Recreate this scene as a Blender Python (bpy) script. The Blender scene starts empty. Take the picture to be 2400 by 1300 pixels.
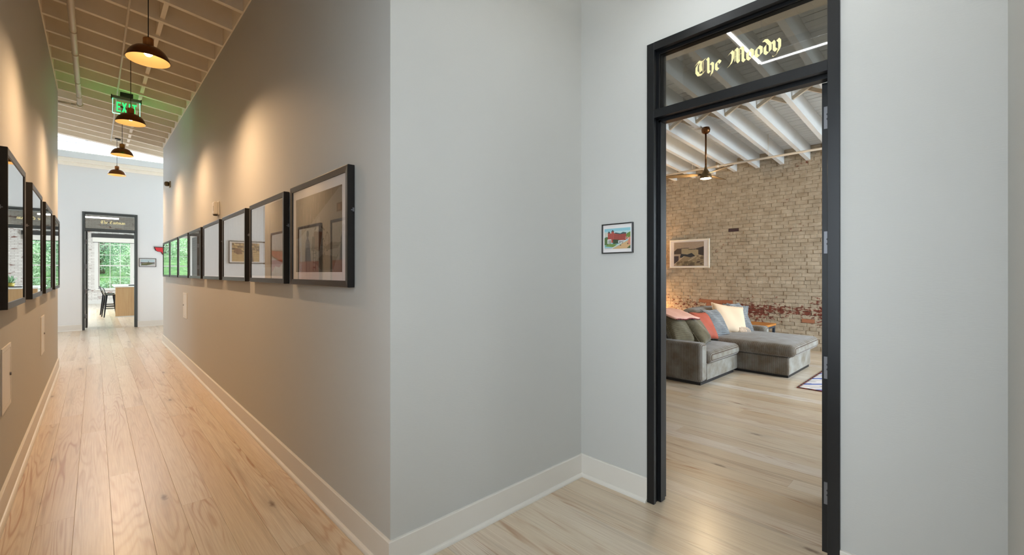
import bpy, bmesh, math, random
import numpy as np
from mathutils import Vector

random.seed(7)
RNG = np.random.default_rng(7)
C = bpy.context.scene.collection
R = math.radians
SC = bpy.context.scene

# ------------------------------------------------------------------ camera
cam = bpy.data.cameras.new('camera')
cam.sensor_width = 36.0
cam.lens = 1030.6 / 2400 * 36
cam.shift_y = -12 / 2400
cam.clip_start = 0.02
cam.clip_end = 300
camo = bpy.data.objects.new('camera', cam)
C.objects.link(camo)
camo.location = (0, 0, 1.5)
camo.rotation_euler = (R(90), 0, R(-43.5))
SC.camera = camo

# ------------------------------------------------------------------ exposure, sky, large daylight areas
SC.view_settings.view_transform = 'Standard'
SC.view_settings.look = 'None'
SC.view_settings.exposure = 0.65
SC.view_settings.gamma = 1.0
SC.view_settings.use_curve_mapping = False

world = bpy.data.worlds.new('overcast_sky')
SC.world = world
world.use_nodes = True
_bg = world.node_tree.nodes['Background']
_bg.inputs['Color'].default_value = (0.80, 0.90, 1.0, 1)
_bg.inputs['Strength'].default_value = 4.0


def area(name, loc, direction, sx, sy, power, col):
    l = bpy.data.lights.new(name, 'AREA')
    l.shape = 'RECTANGLE'
    l.size, l.size_y = sx, sy
    l.energy = power
    l.color = col
    o = bpy.data.objects.new(name, l)
    C.objects.link(o)
    o.location = loc
    o.rotation_euler = Vector(direction).to_track_quat('-Z', 'Y').to_euler()
    return o


def spot(name, loc, power, col, size, blend, radius):
    l = bpy.data.lights.new(name, 'SPOT')
    l.energy = power
    l.color = col
    l.spot_size = R(size)
    l.spot_blend = blend
    l.shadow_soft_size = radius
    o = bpy.data.objects.new(name, l)
    C.objects.link(o)
    o.location = loc
    return o


def point(name, loc, power, col, radius=0.03):
    l = bpy.data.lights.new(name, 'POINT')
    l.energy = power
    l.color = col
    l.shadow_soft_size = radius
    o = bpy.data.objects.new(name, l)
    C.objects.link(o)
    o.location = loc
    return o


COOL = (0.86, 0.94, 1.0)
area('daylight_clerestory', (0.5, 17.6, 7.6), (0, -0.75, -0.66), 8.0, 1.6, 220, COOL)
area('daylight_cross_hall', (-3.45, 13.9, 2.0), (1, 0.05, -0.05), 2.0, 2.0, 20, COOL)
area('daylight_hall_window', (-0.60, -0.3, 1.95), (1, 0.08, -0.02), 2.3, 2.1, 36, (0.78, 0.90, 1.0))
area('daylight_lounge_window', (7.9, -2.75, 1.9), (0.0, 1, -0.50), 3.2, 2.2, 200, (0.74, 0.88, 1.0)).data.spread = R(125)
area('daylight_office_side', (-2.95, 22.0, 1.9), (1, 0, 0), 6.0, 2.2, 380, (0.80, 0.91, 1.0))


# ------------------------------------------------------------------ helpers


def srgb(r, g=None, b=None):
    if g is None:
        r, g, b = r
    out = []
    for c in (r, g, b):
        c = c / 255.0
        out.append(c / 12.92 if c <= 0.04045 else ((c + 0.055) / 1.055) ** 2.4)
    return tuple(out)


class MB:
    """collects vertices and faces of one mesh"""

    def __init__(self):
        self.v, self.f, self.m, self.s = [], [], [], []

    def add(self, verts, faces, mi=0, smooth=False):
        n = len(self.v)
        self.v += [tuple(p) for p in verts]
        self.f += [tuple(i + n for i in f) for f in faces]
        self.m += [mi] * len(faces)
        self.s += [smooth] * len(faces)
        return self

    def hexa(self, p, mi=0):
        # p: bottom 0-3 ccw, top 4-7 ccw
        return self.add(p, [(3, 2, 1, 0), (4, 5, 6, 7), (0, 1, 5, 4), (1, 2, 6, 5), (2, 3, 7, 6), (3, 0, 4, 7)], mi)

    def box(self, x0, x1, y0, y1, z0, z1, mi=0):
        return self.hexa([(x0, y0, z0), (x1, y0, z0), (x1, y1, z0), (x0, y1, z0),
                          (x0, y0, z1), (x1, y0, z1), (x1, y1, z1), (x0, y1, z1)], mi)

    def cyl(self, p0, p1, r0, r1=None, n=16, caps=True, mi=0, smooth=True):
        r1 = r0 if r1 is None else r1
        p0, p1 = Vector(p0), Vector(p1)
        d = (p1 - p0).normalized()
        a = d.orthogonal().normalized()
        b = d.cross(a)
        vs = []
        for p, r in ((p0, r0), (p1, r1)):
            for i in range(n):
                t = 2 * math.pi * i / n
                vs.append(p + a * (math.cos(t) * r) + b * (math.sin(t) * r))
        self.add(vs, [(i, (i + 1) % n, n + (i + 1) % n, n + i) for i in range(n)], mi, smooth)
        if caps:
            k = len(self.v) - 2 * n
            self.f += [tuple(k + i for i in reversed(range(n))), tuple(k + n + i for i in range(n))]
            self.m += [mi, mi]
            self.s += [False, False]
        return self

    def tube(self, pts, r, n=8, mi=0):
        for a, b in zip(pts[:-1], pts[1:]):
            self.cyl(a, b, r, r, n, True, mi)
        return self

    def lathe(self, prof, n=32, o=(0, 0, 0), mi=0, smooth=True):
        vs, fs = [], []
        for r, z in prof:
            for i in range(n):
                t = 2 * math.pi * i / n
                vs.append((o[0] + r * math.cos(t), o[1] + r * math.sin(t), o[2] + z))
        for k in range(len(prof) - 1):
            for i in range(n):
                j = (i + 1) % n
                fs.append((k * n + i, k * n + j, (k + 1) * n + j, (k + 1) * n + i))
        return self.add(vs, fs, mi, smooth)

    def prism(self, poly, y0, y1, mi=0):
        """poly of (x,z) extruded along y"""
        n = len(poly)
        vs = [(x, y0, z) for x, z in poly] + [(x, y1, z) for x, z in poly]
        fs = [tuple(range(n)), tuple(reversed(range(n, 2 * n)))]
        fs += [(i, n + i, n + (i + 1) % n, (i + 1) % n) for i in range(n)]
        return self.add(vs, fs, mi)

    def grid(self, P, mi=0, smooth=True, flip=False):
        """P: array (a,b,3)"""
        a, b = P.shape[:2]
        fs = []
        for i in range(a - 1):
            for j in range(b - 1):
                q = (i * b + j, i * b + j + 1, (i + 1) * b + j + 1, (i + 1) * b + j)
                fs.append(q[::-1] if flip else q)
        return self.add([tuple(p) for p in P.reshape(-1, 3)], fs, mi, smooth)

    def mesh(self, name, mats):
        me = bpy.data.meshes.new(name)
        me.from_pydata([tuple(v) for v in self.v], [], self.f)
        for m in (mats if isinstance(mats, (list, tuple)) else [mats]):
            me.materials.append(m)
        me.polygons.foreach_set('material_index', self.m)
        me.polygons.foreach_set('use_smooth', self.s)
        me.update()
        return me

    def obj(self, name, mats, parent=None, bevel=0.0, weld=False):
        me = self.mesh(name, mats)
        if weld:
            bm = bmesh.new()
            bm.from_mesh(me)
            bmesh.ops.remove_doubles(bm, verts=bm.verts, dist=1e-5)
            bmesh.ops.recalc_face_normals(bm, faces=bm.faces)
            bm.to_mesh(me)
            bm.free()
        o = bpy.data.objects.new(name, me)
        C.objects.link(o)
        if parent is not None:
            o.parent = parent
        if bevel:
            b = o.modifiers.new('edge', 'BEVEL')
            b.width = bevel
            b.segments = 2
            b.limit_method = 'ANGLE'
        return o


def tag(o, label=None, cat=None, group=None, kind=None):
    if label:
        o['label'] = label
    if cat:
        o['category'] = cat
    if group:
        o['group'] = group
    if kind:
        o['kind'] = kind
    return o


def thing(name, label, cat, loc=(0, 0, 0), rz=0.0, group=None, kind=None):
    o = bpy.data.objects.new(name, None)
    o.empty_display_size = 0.1
    C.objects.link(o)
    o.location = loc
    o.rotation_euler = (0, 0, rz)
    return tag(o, label, cat, group, kind)


def link_copy(o, parent):
    c = o.copy()
    C.objects.link(c)
    c.parent = parent
    return c


def dup(root, loc, rz, label=None):
    r = root.copy()
    C.objects.link(r)
    r.location = loc
    r.rotation_euler = (0, 0, rz)
    if label:
        r['label'] = label
    for ch in list(root.children):
        c = link_copy(ch, r)
        for g in list(ch.children):
            link_copy(g, c)
    return r


def rbox(x0, x1, y0, y1, z0, z1, r, puff=0.0, n=10, seg=4):
    h = np.array([(x1 - x0) / 2, (y1 - y0) / 2, (z1 - z0) / 2])
    c = np.array([(x1 + x0) / 2, (y1 + y0) / 2, (z1 + z0) / 2])
    r = min(r, *(h * 0.98))
    mb = MB()

    def axis(k):
        a = np.linspace(-h[k], -h[k] + r, seg, endpoint=False)
        m = np.linspace(-h[k] + r, h[k] - r, n, endpoint=False)
        b = np.linspace(h[k] - r, h[k], seg + 1)
        return np.concatenate([a, m, b])
    for k in range(3):
        i, j = (k + 1) % 3, (k + 2) % 3
        U, V = np.meshgrid(axis(i), axis(j), indexing='ij')
        for s in (-1, 1):
            P = np.zeros(U.shape + (3,))
            P[..., i], P[..., j], P[..., k] = U, V, s * h[k]
            q = np.clip(P, -(h - r), h - r)
            d = P - q
            d /= np.maximum(np.linalg.norm(d, axis=-1, keepdims=True), 1e-9)
            P2 = q + r * d
            if puff:
                w = (1 - (P2[..., 0] / h[0]) ** 2) * (1 - (P2[..., 1] / h[1]) ** 2)
                P2[..., 2] += puff * w * np.clip((P2[..., 2] / h[2] + 0.2), 0, 1)
            mb.grid(P2 + c, flip=(s < 0))
    return mb


# ------------------------------------------------------------------ materials


class NT:
    def __init__(self, name):
        self.mat = bpy.data.materials.new(name)
        self.mat.use_nodes = True
        self.t = self.mat.node_tree
        self.n = self.t.nodes
        self.b = self.n['Principled BSDF']
        self.out = self.n['Material Output']

    def new(self, kind, **kw):
        nd = self.n.new(kind)
        for k, v in kw.items():
            setattr(nd, k, v)
        return nd

    def link(self, a, b):
        self.t.links.new(a, b)

    def val(self, sock, v):
        if hasattr(v, 'is_output') or isinstance(v, bpy.types.NodeSocket):
            self.link(v, sock)
        else:
            sock.default_value = v

    def math(self, op, a, b=None, clamp=False):
        nd = self.new('ShaderNodeMath', operation=op)
        nd.use_clamp = clamp
        self.val(nd.inputs[0], a)
        if b is not None:
            self.val(nd.inputs[1], b)
        return nd.outputs[0]

    def vmath(self, op, a, b):
        nd = self.new('ShaderNodeVectorMath', operation=op)
        self.val(nd.inputs[0], a)
        self.val(nd.inputs[1], b)
        return nd.outputs[0]

    def noise(self, vec, scale, detail=3.0, rough=0.55, dist=0.0):
        nd = self.new('ShaderNodeTexNoise')
        if vec is not None:
            self.link(vec, nd.inputs['Vector'])
        nd.inputs['Scale'].default_value = scale
        nd.inputs['Detail'].default_value = detail
        nd.inputs['Roughness'].default_value = rough
        nd.inputs['Distortion'].default_value = dist
        return nd.outputs['Fac']

    def ramp(self, fac, stops):
        nd = self.new('ShaderNodeValToRGB')
        self.link(fac, nd.inputs[0])
        e = nd.color_ramp.elements
        while len(e) < len(stops):
            e.new(0.5)
        for k, (p, c) in enumerate(stops):
            e[k].position = p
            e[k].color = (c, c, c, 1) if isinstance(c, (int, float)) else tuple(c) + (1,)
        return nd.outputs[0]

    def mix(self, fac, a, b, blend='MIX'):
        nd = self.new('ShaderNodeMix', data_type='RGBA', blend_type=blend)
        self.val(nd.inputs[0], fac)
        for s, v in ((nd.inputs[6], a), (nd.inputs[7], b)):
            if isinstance(v, tuple):
                s.default_value = v + (1,) if len(v) == 3 else v
            else:
                self.link(v, s)
        return nd.outputs[2]

    def bump(self, height, strength=0.2, dist=0.01):
        nd = self.new('ShaderNodeBump')
        nd.inputs['Strength'].default_value = strength
        nd.inputs['Distance'].default_value = dist
        self.link(height, nd.inputs['Height'])
        self.link(nd.outputs[0], self.b.inputs['Normal'])

    def pos(self):
        return self.new('ShaderNodeNewGeometry').outputs['Position']

    def objco(self):
        return self.new('ShaderNodeTexCoord').outputs['Object']

    def rnd(self):
        return self.new('ShaderNodeObjectInfo').outputs['Random']

    def set(self, col=None, rough=0.5, metal=0.0, spec=0.5):
        if col is not None:
            self.val(self.b.inputs['Base Color'], col + (1,) if isinstance(col, tuple) and len(col) == 3 else col)
        self.val(self.b.inputs['Roughness'], rough)
        self.b.inputs['Metallic'].default_value = metal
        self.b.inputs['Specular IOR Level'].default_value = spec
        return self


def simple(name, col, rough=0.5, metal=0.0, spec=0.5, nscale=0, namt=0.12, bump=0.0, bscale=60, stretch=(1, 1, 1)):
    m = NT(name)
    c = col
    if nscale:
        v = m.vmath('MULTIPLY', m.objco(), stretch)
        f = m.noise(v, nscale, 4)
        c = m.mix(f, tuple(x * (1 - namt) for x in col), tuple(min(1, x * (1 + namt)) for x in col))
    m.set(c, rough, metal, spec)
    if bump:
        v2 = m.vmath('MULTIPLY', m.objco(), stretch)
        m.bump(m.noise(v2, bscale, 2), bump, 0.005)
    return m.mat


def emit(name, col, strength):
    m = NT(name)
    m.set((0, 0, 0), 0.5)
    m.b.inputs['Emission Color'].default_value = col + (1,)
    m.b.inputs['Emission Strength'].default_value = strength
    return m.mat


def make_wall_paint(name, col):
    m = NT(name)
    p = m.pos()
    f = m.noise(p, 0.8, 2)
    c = m.mix(f, tuple(x * 0.975 for x in col), tuple(x * 1.02 for x in col))
    m.set(c, 0.62, 0, 0.22)
    v = m.vmath('MULTIPLY', p, (40.0, 40.0, 190.0))
    m.bump(m.noise(v, 1.0, 3), 0.10, 0.004)
    return m.mat


def make_plank(name):
    m = NT(name)
    p = m.pos()
    r = m.rnd()
    off = m.new('ShaderNodeCombineXYZ')
    m.link(m.math('MULTIPLY', r, 57.0), off.inputs[0])
    m.link(m.math('MULTIPLY', r, 191.0), off.inputs[1])
    q = m.vmath('ADD', p, off.outputs[0])
    # cathedral grain: contour lines of a stretched noise field
    n1 = m.noise(m.vmath('MULTIPLY', q, (9.0, 0.55, 1.0)), 1.0, 1.5, 0.4, 0.15)
    rings = m.math('MULTIPLY', m.math('ADD', m.math('SINE', m.math('MULTIPLY', n1, 95.0)), 1.0), 0.5)
    lines = m.math('POWER', rings, 3.0)
    patchy = m.ramp(m.noise(m.vmath('MULTIPLY', q, (7.0, 0.5, 1.0)), 1.0, 2.0), [(0.44, 0.0), (0.64, 1.0)])
    grain = m.math('MULTIPLY', lines, patchy)
    fibre = m.noise(m.vmath('MULTIPLY', q, (140.0, 2.5, 1.0)), 1.0, 3.0, 0.6)
    stain = m.ramp(m.noise(m.vmath('MULTIPLY', q, (11.0, 0.5, 1.0)), 1.0, 4.0, 0.6), [(0.55, 0.0), (0.74, 1.0)])
    base = m.ramp(m.math('FRACT', m.math('MULTIPLY', r, 7.31)), [
        (0.0, srgb(219, 206, 187)), (0.3, srgb(209, 190, 162)), (0.55, srgb(216, 203, 182)), (0.8, srgb(202, 177, 144)), (1.0, srgb(224, 214, 200))])
    c = m.mix(m.math('MULTIPLY', grain, m.math('ADD', 0.25, m.math('MULTIPLY', m.math('FRACT', m.math('MULTIPLY', r, 3.77)), 0.65))), base, srgb(160, 108, 68))
    c = m.mix(m.math('MULTIPLY', stain, 0.55), c, srgb(140, 124, 104))
    c = m.mix(m.ramp(fibre, [(0.32, 0.34), (0.6, 0.0)]), c, srgb(158, 124, 94))
    # knots
    vo = m.new('ShaderNodeTexVoronoi')
    m.link(m.vmath('MULTIPLY', q, (2.9, 0.9, 1.0)), vo.inputs['Vector'])
    vo.voronoi_dimensions = '2D'
    vo.inputs['Scale'].default_value = 1.0
    sc_ = m.new('ShaderNodeSeparateColor')
    m.link(vo.outputs['Color'], sc_.inputs[0])
    some = m.math('GREATER_THAN', sc_.outputs[0], 0.74)
    dk = m.math('ADD', vo.outputs['Distance'], m.math('MULTIPLY', m.math('SUBTRACT', m.noise(q, 30.0, 3), 0.5), 0.06))
    kn = m.math('MULTIPLY', m.ramp(dk, [(0.015, 1.0), (0.06, 0.0)]), some)
    halo = m.math('MULTIPLY', m.ramp(dk, [(0.03, 1.0), (0.18, 0.0)]), some)
    c = m.mix(m.math('MULTIPLY', halo, 0.30), c, srgb(150, 134, 116))
    c = m.mix(m.math('MULTIPLY', kn, 0.75), c, srgb(92, 66, 50))
    ro = m.math('MULTIPLY_ADD', fibre, 0.12)
    m.n[-1].inputs[2].default_value = 0.25
    m.set(c, ro, 0, 0.55)
    m.b.inputs['Coat Weight'].default_value = 0.35
    m.b.inputs['Coat Roughness'].default_value = 0.24
    m.bump(m.math('ADD', m.math('MULTIPLY', grain, -0.5), fibre), 0.04, 0.002)
    return m.mat


def make_brick(name, mortar=False):
    m = NT(name)
    p = m.pos()
    sep = m.new('ShaderNodeSeparateXYZ')
    m.link(p, sep.inputs[0])
    z = sep.outputs[2]
    zt = m.math('SUBTRACT', 1.0, m.math('DIVIDE', m.math('ABSOLUTE', m.math('SUBTRACT', z, 0.72)), 0.46), True)
    fine = m.noise(m.vmath('MULTIPLY', p, (1.0, 11.0, 24.0)), 1.0, 5, 0.7)
    big = m.noise(p, 0.9, 2)
    k = m.math('ADD', m.math('MULTIPLY', fine, 0.62), m.math('MULTIPLY', big, 0.38))
    k = m.math('ADD', k, m.math('MULTIPLY', zt, 0.105))
    if not mortar:
        k = m.math('ADD', k, m.math('MULTIPLY', m.math('SUBTRACT', m.rnd(), 0.5), 0.05))
    bare = m.ramp(k, [(0.600, 0.0), (0.630, 1.0)])
    grime = m.noise(m.vmath('MULTIPLY', p, (1, 2.5, 5.0)), 1.6, 5, 0.65)
    paint = m.mix(grime, srgb(112, 95, 70), srgb(212, 198, 176))
    if mortar:
        paint = m.mix(grime, srgb(74, 58, 42), srgb(190, 174, 148))
        red = m.mix(fine, srgb(58, 38, 32), srgb(110, 90, 78))
    else:
        tint = m.math('MULTIPLY_ADD', m.rnd(), 0.22)
        m.n[-1].inputs[2].default_value = 0.0
        paint = m.mix(tint, paint, srgb(150, 130, 105))
        red = m.mix(m.noise(p, 14, 3), srgb(70, 36, 32), srgb(138, 76, 58))
    m.set(m.mix(bare, paint, red), 0.8, 0, 0.25)
    m.bump(m.noise(p, 38, 4), 0.5, 0.01)
    return m.mat


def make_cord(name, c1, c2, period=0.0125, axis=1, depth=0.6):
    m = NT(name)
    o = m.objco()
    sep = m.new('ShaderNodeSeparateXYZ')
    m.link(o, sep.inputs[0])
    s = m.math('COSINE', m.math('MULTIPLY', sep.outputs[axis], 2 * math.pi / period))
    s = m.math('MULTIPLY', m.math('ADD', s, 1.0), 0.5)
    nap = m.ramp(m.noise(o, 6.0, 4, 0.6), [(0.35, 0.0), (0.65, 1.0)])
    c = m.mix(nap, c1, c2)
    c = m.mix(m.ramp(s, [(0.0, 0.92), (0.72, 0.0)]), c, srgb(62, 38, 20))  # dark rib grooves; brown also paints the warm shade of the sofa's door side
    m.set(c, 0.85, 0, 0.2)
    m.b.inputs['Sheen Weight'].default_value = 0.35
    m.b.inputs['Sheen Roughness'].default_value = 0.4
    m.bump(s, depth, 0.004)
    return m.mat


def make_glass(name, tint=(1, 1, 1), gain=1.5):
    m = NT(name)
    m.n.remove(m.b)
    lw = m.new('ShaderNodeLayerWeight')
    lw.inputs[0].default_value = 0.5
    f = m.math('POWER', lw.outputs['Facing'], 5.0)
    f = m.math('MULTIPLY', m.math('ADD', m.math('MULTIPLY', f, 0.96), 0.04), gain, True)
    tr = m.new('ShaderNodeBsdfTransparent')
    tr.inputs[0].default_value = tint + (1,)
    gl = m.new('ShaderNodeBsdfGlossy')
    gl.inputs['Roughness'].default_value = 0.0
    mx = m.new('ShaderNodeMixShader')
    m.link(f, mx.inputs[0])
    m.link(tr.outputs[0], mx.inputs[1])
    m.link(gl.outputs[0], mx.inputs[2])
    m.link(mx.outputs[0], m.out.inputs[0])
    return m.mat


def make_print(name, rough=0.6):
    m = NT(name)
    a = m.new('ShaderNodeVertexColor')
    a.layer_name = 'ink'
    m.set(a.outputs[0], rough, 0, 0.25)
    return m.mat


def make_wood(name, c1, c2, axis=2, scale=1.0, rough=0.45):
    m = NT(name)
    st = [14.0, 14.0, 14.0]
    st[axis] = 0.9
    v = m.vmath('MULTIPLY', m.objco(), tuple(s * scale for s in st))
    f = m.noise(v, 1.0, 4, 0.6, 0.6)
    m.set(m.mix(m.ramp(f, [(0.3, 0.0), (0.7, 1.0)]), c1, c2), rough, 0, 0.4)
    return m.mat


def make_foliage(name, c1, c2, c3):
    m = NT(name)
    f = m.noise(m.pos(), 2.2, 3)
    m.set(m.ramp(f, [(0.3, c1), (0.5, c2), (0.7, c3)]), 0.6, 0, 0.3)
    m.b.inputs['Subsurface Weight'].default_value = 0.0
    return m.mat


def make_far_brick(name):
    m = NT(name)
    v = m.new('ShaderNodeCombineXYZ')
    sep = m.new('ShaderNodeSeparateXYZ')
    m.link(m.pos(), sep.inputs[0])
    m.link(sep.outputs[0], v.inputs[0])
    m.link(sep.outputs[2], v.inputs[1])
    bt = m.new('ShaderNodeTexBrick')
    m.link(v.outputs[0], bt.inputs['Vector'])
    bt.inputs['Scale'].default_value = 1.0
    bt.inputs['Brick Width'].default_value = 0.21
    bt.inputs['Row Height'].default_value = 0.075
    bt.inputs['Mortar Size'].default_value = 0.006
    bt.inputs['Color1'].default_value = srgb(205, 198, 190) + (1,)
    bt.inputs['Color2'].default_value = srgb(222, 216, 208) + (1,)
    bt.inputs['Mortar'].default_value = srgb(170, 160, 150) + (1,)
    n = m.ramp(m.noise(m.vmath('MULTIPLY', m.pos(), (3, 1, 10)), 1.0, 4), [(0.60, 0.0), (0.66, 1.0)])
    m.set(m.mix(n, bt.outputs[0], srgb(120, 80, 70)), 0.85, 0, 0.2)
    return m.mat


M = {}
M['wall'] = make_wall_paint('wall_paint', srgb(190, 189, 184))
M['wall_white'] = make_wall_paint('wall_paint_white', srgb(222, 222, 220))
M['trim'] = simple('trim_paint', srgb(216, 211, 202), 0.36, bump=0.03, bscale=30)
M['plank'] = make_plank('whitewashed_pine')
M['subfloor'] = simple('subfloor', srgb(88, 70, 54), 0.8)
M['metal'] = simple('black_metal_paint', srgb(17, 18, 20), 0.36, 0.0, 0.42, nscale=3, namt=0.12)
M['steel'] = simple('brushed_steel', srgb(126, 126, 130), 0.42, 0.7, nscale=40, namt=0.08, stretch=(1, 1, 8))
M['screw'] = simple('screw_steel', srgb(58, 58, 60), 0.45, 0.6)
M['ceil'] = simple('ceiling_paint', srgb(240, 230, 212), 0.6, nscale=5, namt=0.06, bump=0.08, bscale=25)
M['ceil_white'] = simple('ceiling_paint_white', srgb(218, 220, 218), 0.6, nscale=5, namt=0.05, bump=0.08, bscale=25)
M['gap'] = simple('dark_board_gap', srgb(45, 38, 32), 0.9)
M['pipe'] = simple('painted_pipe', srgb(216, 206, 190), 0.45, nscale=6, namt=0.05)
M['brace'] = make_wood('brace_wood', srgb(210, 200, 182), srgb(190, 170, 142), 1)
M['bronze'] = simple('bronze_metal', srgb(112, 74, 42), 0.27, 0.9, nscale=8, namt=0.15)
M['enamel'] = simple('brass_enamel', srgb(232, 196, 140), 0.4)
M['socket_wood'] = make_wood('socket_wood', srgb(198, 134, 66), srgb(160, 96, 42), 2, 3.0)
M['cord'] = simple('black_cord', srgb(22, 20, 20), 0.6)
M['bulb'] = emit('bulb_glow', (1.0, 0.74, 0.44), 13.0)
M['led'] = emit('led_diffuser', (0.92, 0.97, 1.0), 14.0)
M['white_plastic'] = simple('white_plastic', srgb(226, 220, 208), 0.4)
M['dark_plastic'] = simple('dark_plastic', srgb(48, 44, 40), 0.5)
M['frame'] = simple('black_frame_wood', srgb(26, 23, 21), 0.36, 0, 0.45, nscale=12, namt=0.3, stretch=(1, 1, 6))
M['frame_white'] = simple('white_frame_wood', srgb(232, 226, 210), 0.5)
M['mat'] = simple('mat_board', srgb(228, 222, 218), 0.85)
M['print'] = make_print('printed_paper')
M['glass'] = make_glass('clear_glass')
M['glass_tint'] = make_glass('tinted_glass', (0.62, 0.62, 0.60), 2.2)
M['glass_frame'] = make_glass('picture_glass', gain=1.7)
M['gold'] = simple('gold_leaf_paint', srgb(250, 232, 168), 0.5, 0.0)
M['brick'] = make_brick('painted_brick')
M['mortar'] = make_brick('painted_mortar', True)
M['far_brick'] = make_far_brick('far_painted_brick')
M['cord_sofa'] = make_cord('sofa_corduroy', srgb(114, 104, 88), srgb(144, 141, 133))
M['plinth'] = simple('sofa_plinth', srgb(24, 20, 18), 0.6)
M['exit_green'] = emit('exit_green', (0.03, 0.85, 0.17), 1.1)
M['exit_edge'] = emit('exit_edge_glow', (0.05, 1.0, 0.24), 22.0)
M['acrylic'] = make_glass('acrylic_plate', (0.92, 1.0, 0.94))
M['leaf'] = make_foliage('tree_leaf', srgb(112, 150, 104), srgb(160, 192, 144), srgb(208, 226, 190))
M['leaf_dark'] = make_foliage('tree_leaf_dark', srgb(80, 116, 88), srgb(126, 160, 122), srgb(176, 204, 164))
M['bark'] = simple('bark', srgb(92, 78, 64), 0.9, nscale=10, namt=0.3)
M['lawn'] = make_foliage('lawn', srgb(74, 112, 58), srgb(100, 142, 76), srgb(134, 172, 104))
M['island_wood'] = make_wood('island_oak', srgb(204, 168, 124), srgb(188, 148, 104), 2, 1.0)
M['white_stone'] = simple('white_worktop', srgb(240, 238, 232), 0.25)

# ------------------------------------------------------------------ dimensions of the place
XL, XR = -0.42, 1.0755           # corridor walls
YN = 2.02                        # end of the corridor's right wall near the camera
XD = 2.628                       # door wall plane
XB = 10.0                        # brick wall plane
YE = 15.87                       # end wall plane


def zc(x, y):                    # underside of the corridor joists
    return 4.09 + 0.118 * (XR - x) + 0.0155 * (y - 6)


def zm(x):                       # underside of the lounge joists
    return 3.665 + 0.065 * (XB - x)


# ------------------------------------------------------------------ floors with planks
PW = 0.165
plank_mb = MB()
_w, _c = (PW - 0.0006) / 2, 0.0009
plank_mb.add([(-_w, 0, -0.02), (_w, 0, -0.02), (_w, 0, -_c), (_w - _c, 0, 0), (-_w + _c, 0, 0), (-_w, 0, -_c),
              (-_w, 1, -0.02), (_w, 1, -0.02), (_w, 1, -_c), (_w - _c, 1, 0), (-_w + _c, 1, 0), (-_w, 1, -_c)],
             [(0, 1, 2, 3, 4, 5), (11, 10, 9, 8, 7, 6), (1, 7, 8, 2), (2, 8, 9, 3), (3, 9, 10, 4), (4, 10, 11, 5), (5, 11, 6, 0)])
PLANK = plank_mb.mesh('plank', M['plank'])


def plank_row(parent, xc, y0, y1, lmin=2.2, lmax=4.4):
    y = y0
    first = True
    while y < y1 - 0.01:
        L = random.uniform(lmin, lmax)
        if first:
            L *= random.uniform(0.35, 1.0)
            first = False
        e = y + L
        if y1 - e < 0.9:
            e = y1
        o = bpy.data.objects.new('plank', PLANK)
        C.objects.link(o)
        o.parent = parent
        o.location = (xc, y, random.uniform(-0.0005, 0.0))
        o.scale = (1, e - y - 0.0008, 1)
        y = e


def floor_rows(parent, x0, x1, fn, **kw):
    k = 0
    x = x0
    while x < x1 - 0.02:
        for (a, b) in fn(x + PW / 2):
            plank_row(parent, x + PW / 2, a, b, **kw)
        x += PW


fl = MB().box(-3.6, XD + 0.06, -6.1, YE + 0.06, -0.14, -0.018).obj('floor', M['subfloor'])
tag(fl, 'whitewashed pine plank floor of the corridor and alcove', 'floor', kind='structure')
floor_rows(fl, XL - 6 * PW, XD + 0.01, lambda x: (
    [(9.9, YE + 0.06)] if x < XL - 0.02 else [(-6.0, YE + 0.06)] if x < XR - 0.06 else
    ([(-6.0, YN + 0.05), (12.1, YE + 0.06)] if x < 1.28 else [(-0.1, YN + 0.05), (12.1, YE + 0.06)])), lmin=2.6, lmax=5.0)

fm = MB().box(XD + 0.06, XB + 0.1, -2.6, 7.1, -0.14, -0.018).obj('floor', M['subfloor'])
tag(fm, 'pale whitewashed pine plank floor of the lounge behind the open door', 'floor', kind='structure')
floor_rows(fm, XD + 0.06, XB + 0.02, lambda x: [(-2.5, 7.0)], lmin=2.8, lmax=5.0)

fe = MB().box(-3.1, 4.1, YE + 0.06, 29.1, -0.14, -0.018).obj('floor', M['subfloor'])
tag(fe, 'bright plank floor of the office beyond the far door', 'floor', kind='structure')
floor_rows(fe, -1.6, 2.6, lambda x: [(YE + 0.06, 29.0)], lmin=4.0, lmax=6.0)

# ------------------------------------------------------------------ walls


def wall(name, mb, mat, label):
    o = mb.obj(name, mat)
    return tag(o, label, 'wall', kind='structure')


def ptop(mb, x0, x1, y0, y1, f, z0=0.0, extra=0.0):
    """box whose top follows the joist plane f(x,y)"""
    return mb.hexa([(x0, y0, z0), (x1, y0, z0), (x1, y1, z0), (x0, y1, z0),
                    (x0, y0, f(x0, y0) + extra), (x1, y0, f(x1, y0) + extra), (x1, y1, f(x1, y1) + extra), (x0, y1, f(x0, y1) + extra)])


T = 0.12
w = MB()
ptop(w, XL - T, XL, -6.1, -1.6, zc)
ptop(w, XL - T, XL, 1.0, 9.9, zc)
w.box(XL - T, XL, -1.6, 1.0, 0, 0.8)
w.hexa([(XL - T, -1.6, 3.1), (XL, -1.6, 3.1), (XL, 1.0, 3.1), (XL - T, 1.0, 3.1), (XL - T, -1.6, zc(XL - T, -1.6)), (XL, -1.6, zc(XL, -1.6)), (XL, 1.0, zc(XL, 1.0)), (XL - T, 1.0, zc(XL - T, 1.0))])
wall('wall_left', w, M['wall'], 'long greige wall on the left of the corridor')
w = MB()
ptop(w, XR, XR + T, YN, 12.1, zc)
wall('wall_right', w, M['wall'], 'long greige wall on the right of the corridor hung with frames')
w = MB()
ptop(w, XR + T, XD + 0.0, YN, YN + T, zc)
wall('wall_middle', w, M['wall'], 'blank grey wall facing the camera between corridor and open door')
w = MB()
DY0, DY1, DZ = 0.451, 1.475, 2.98
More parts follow.
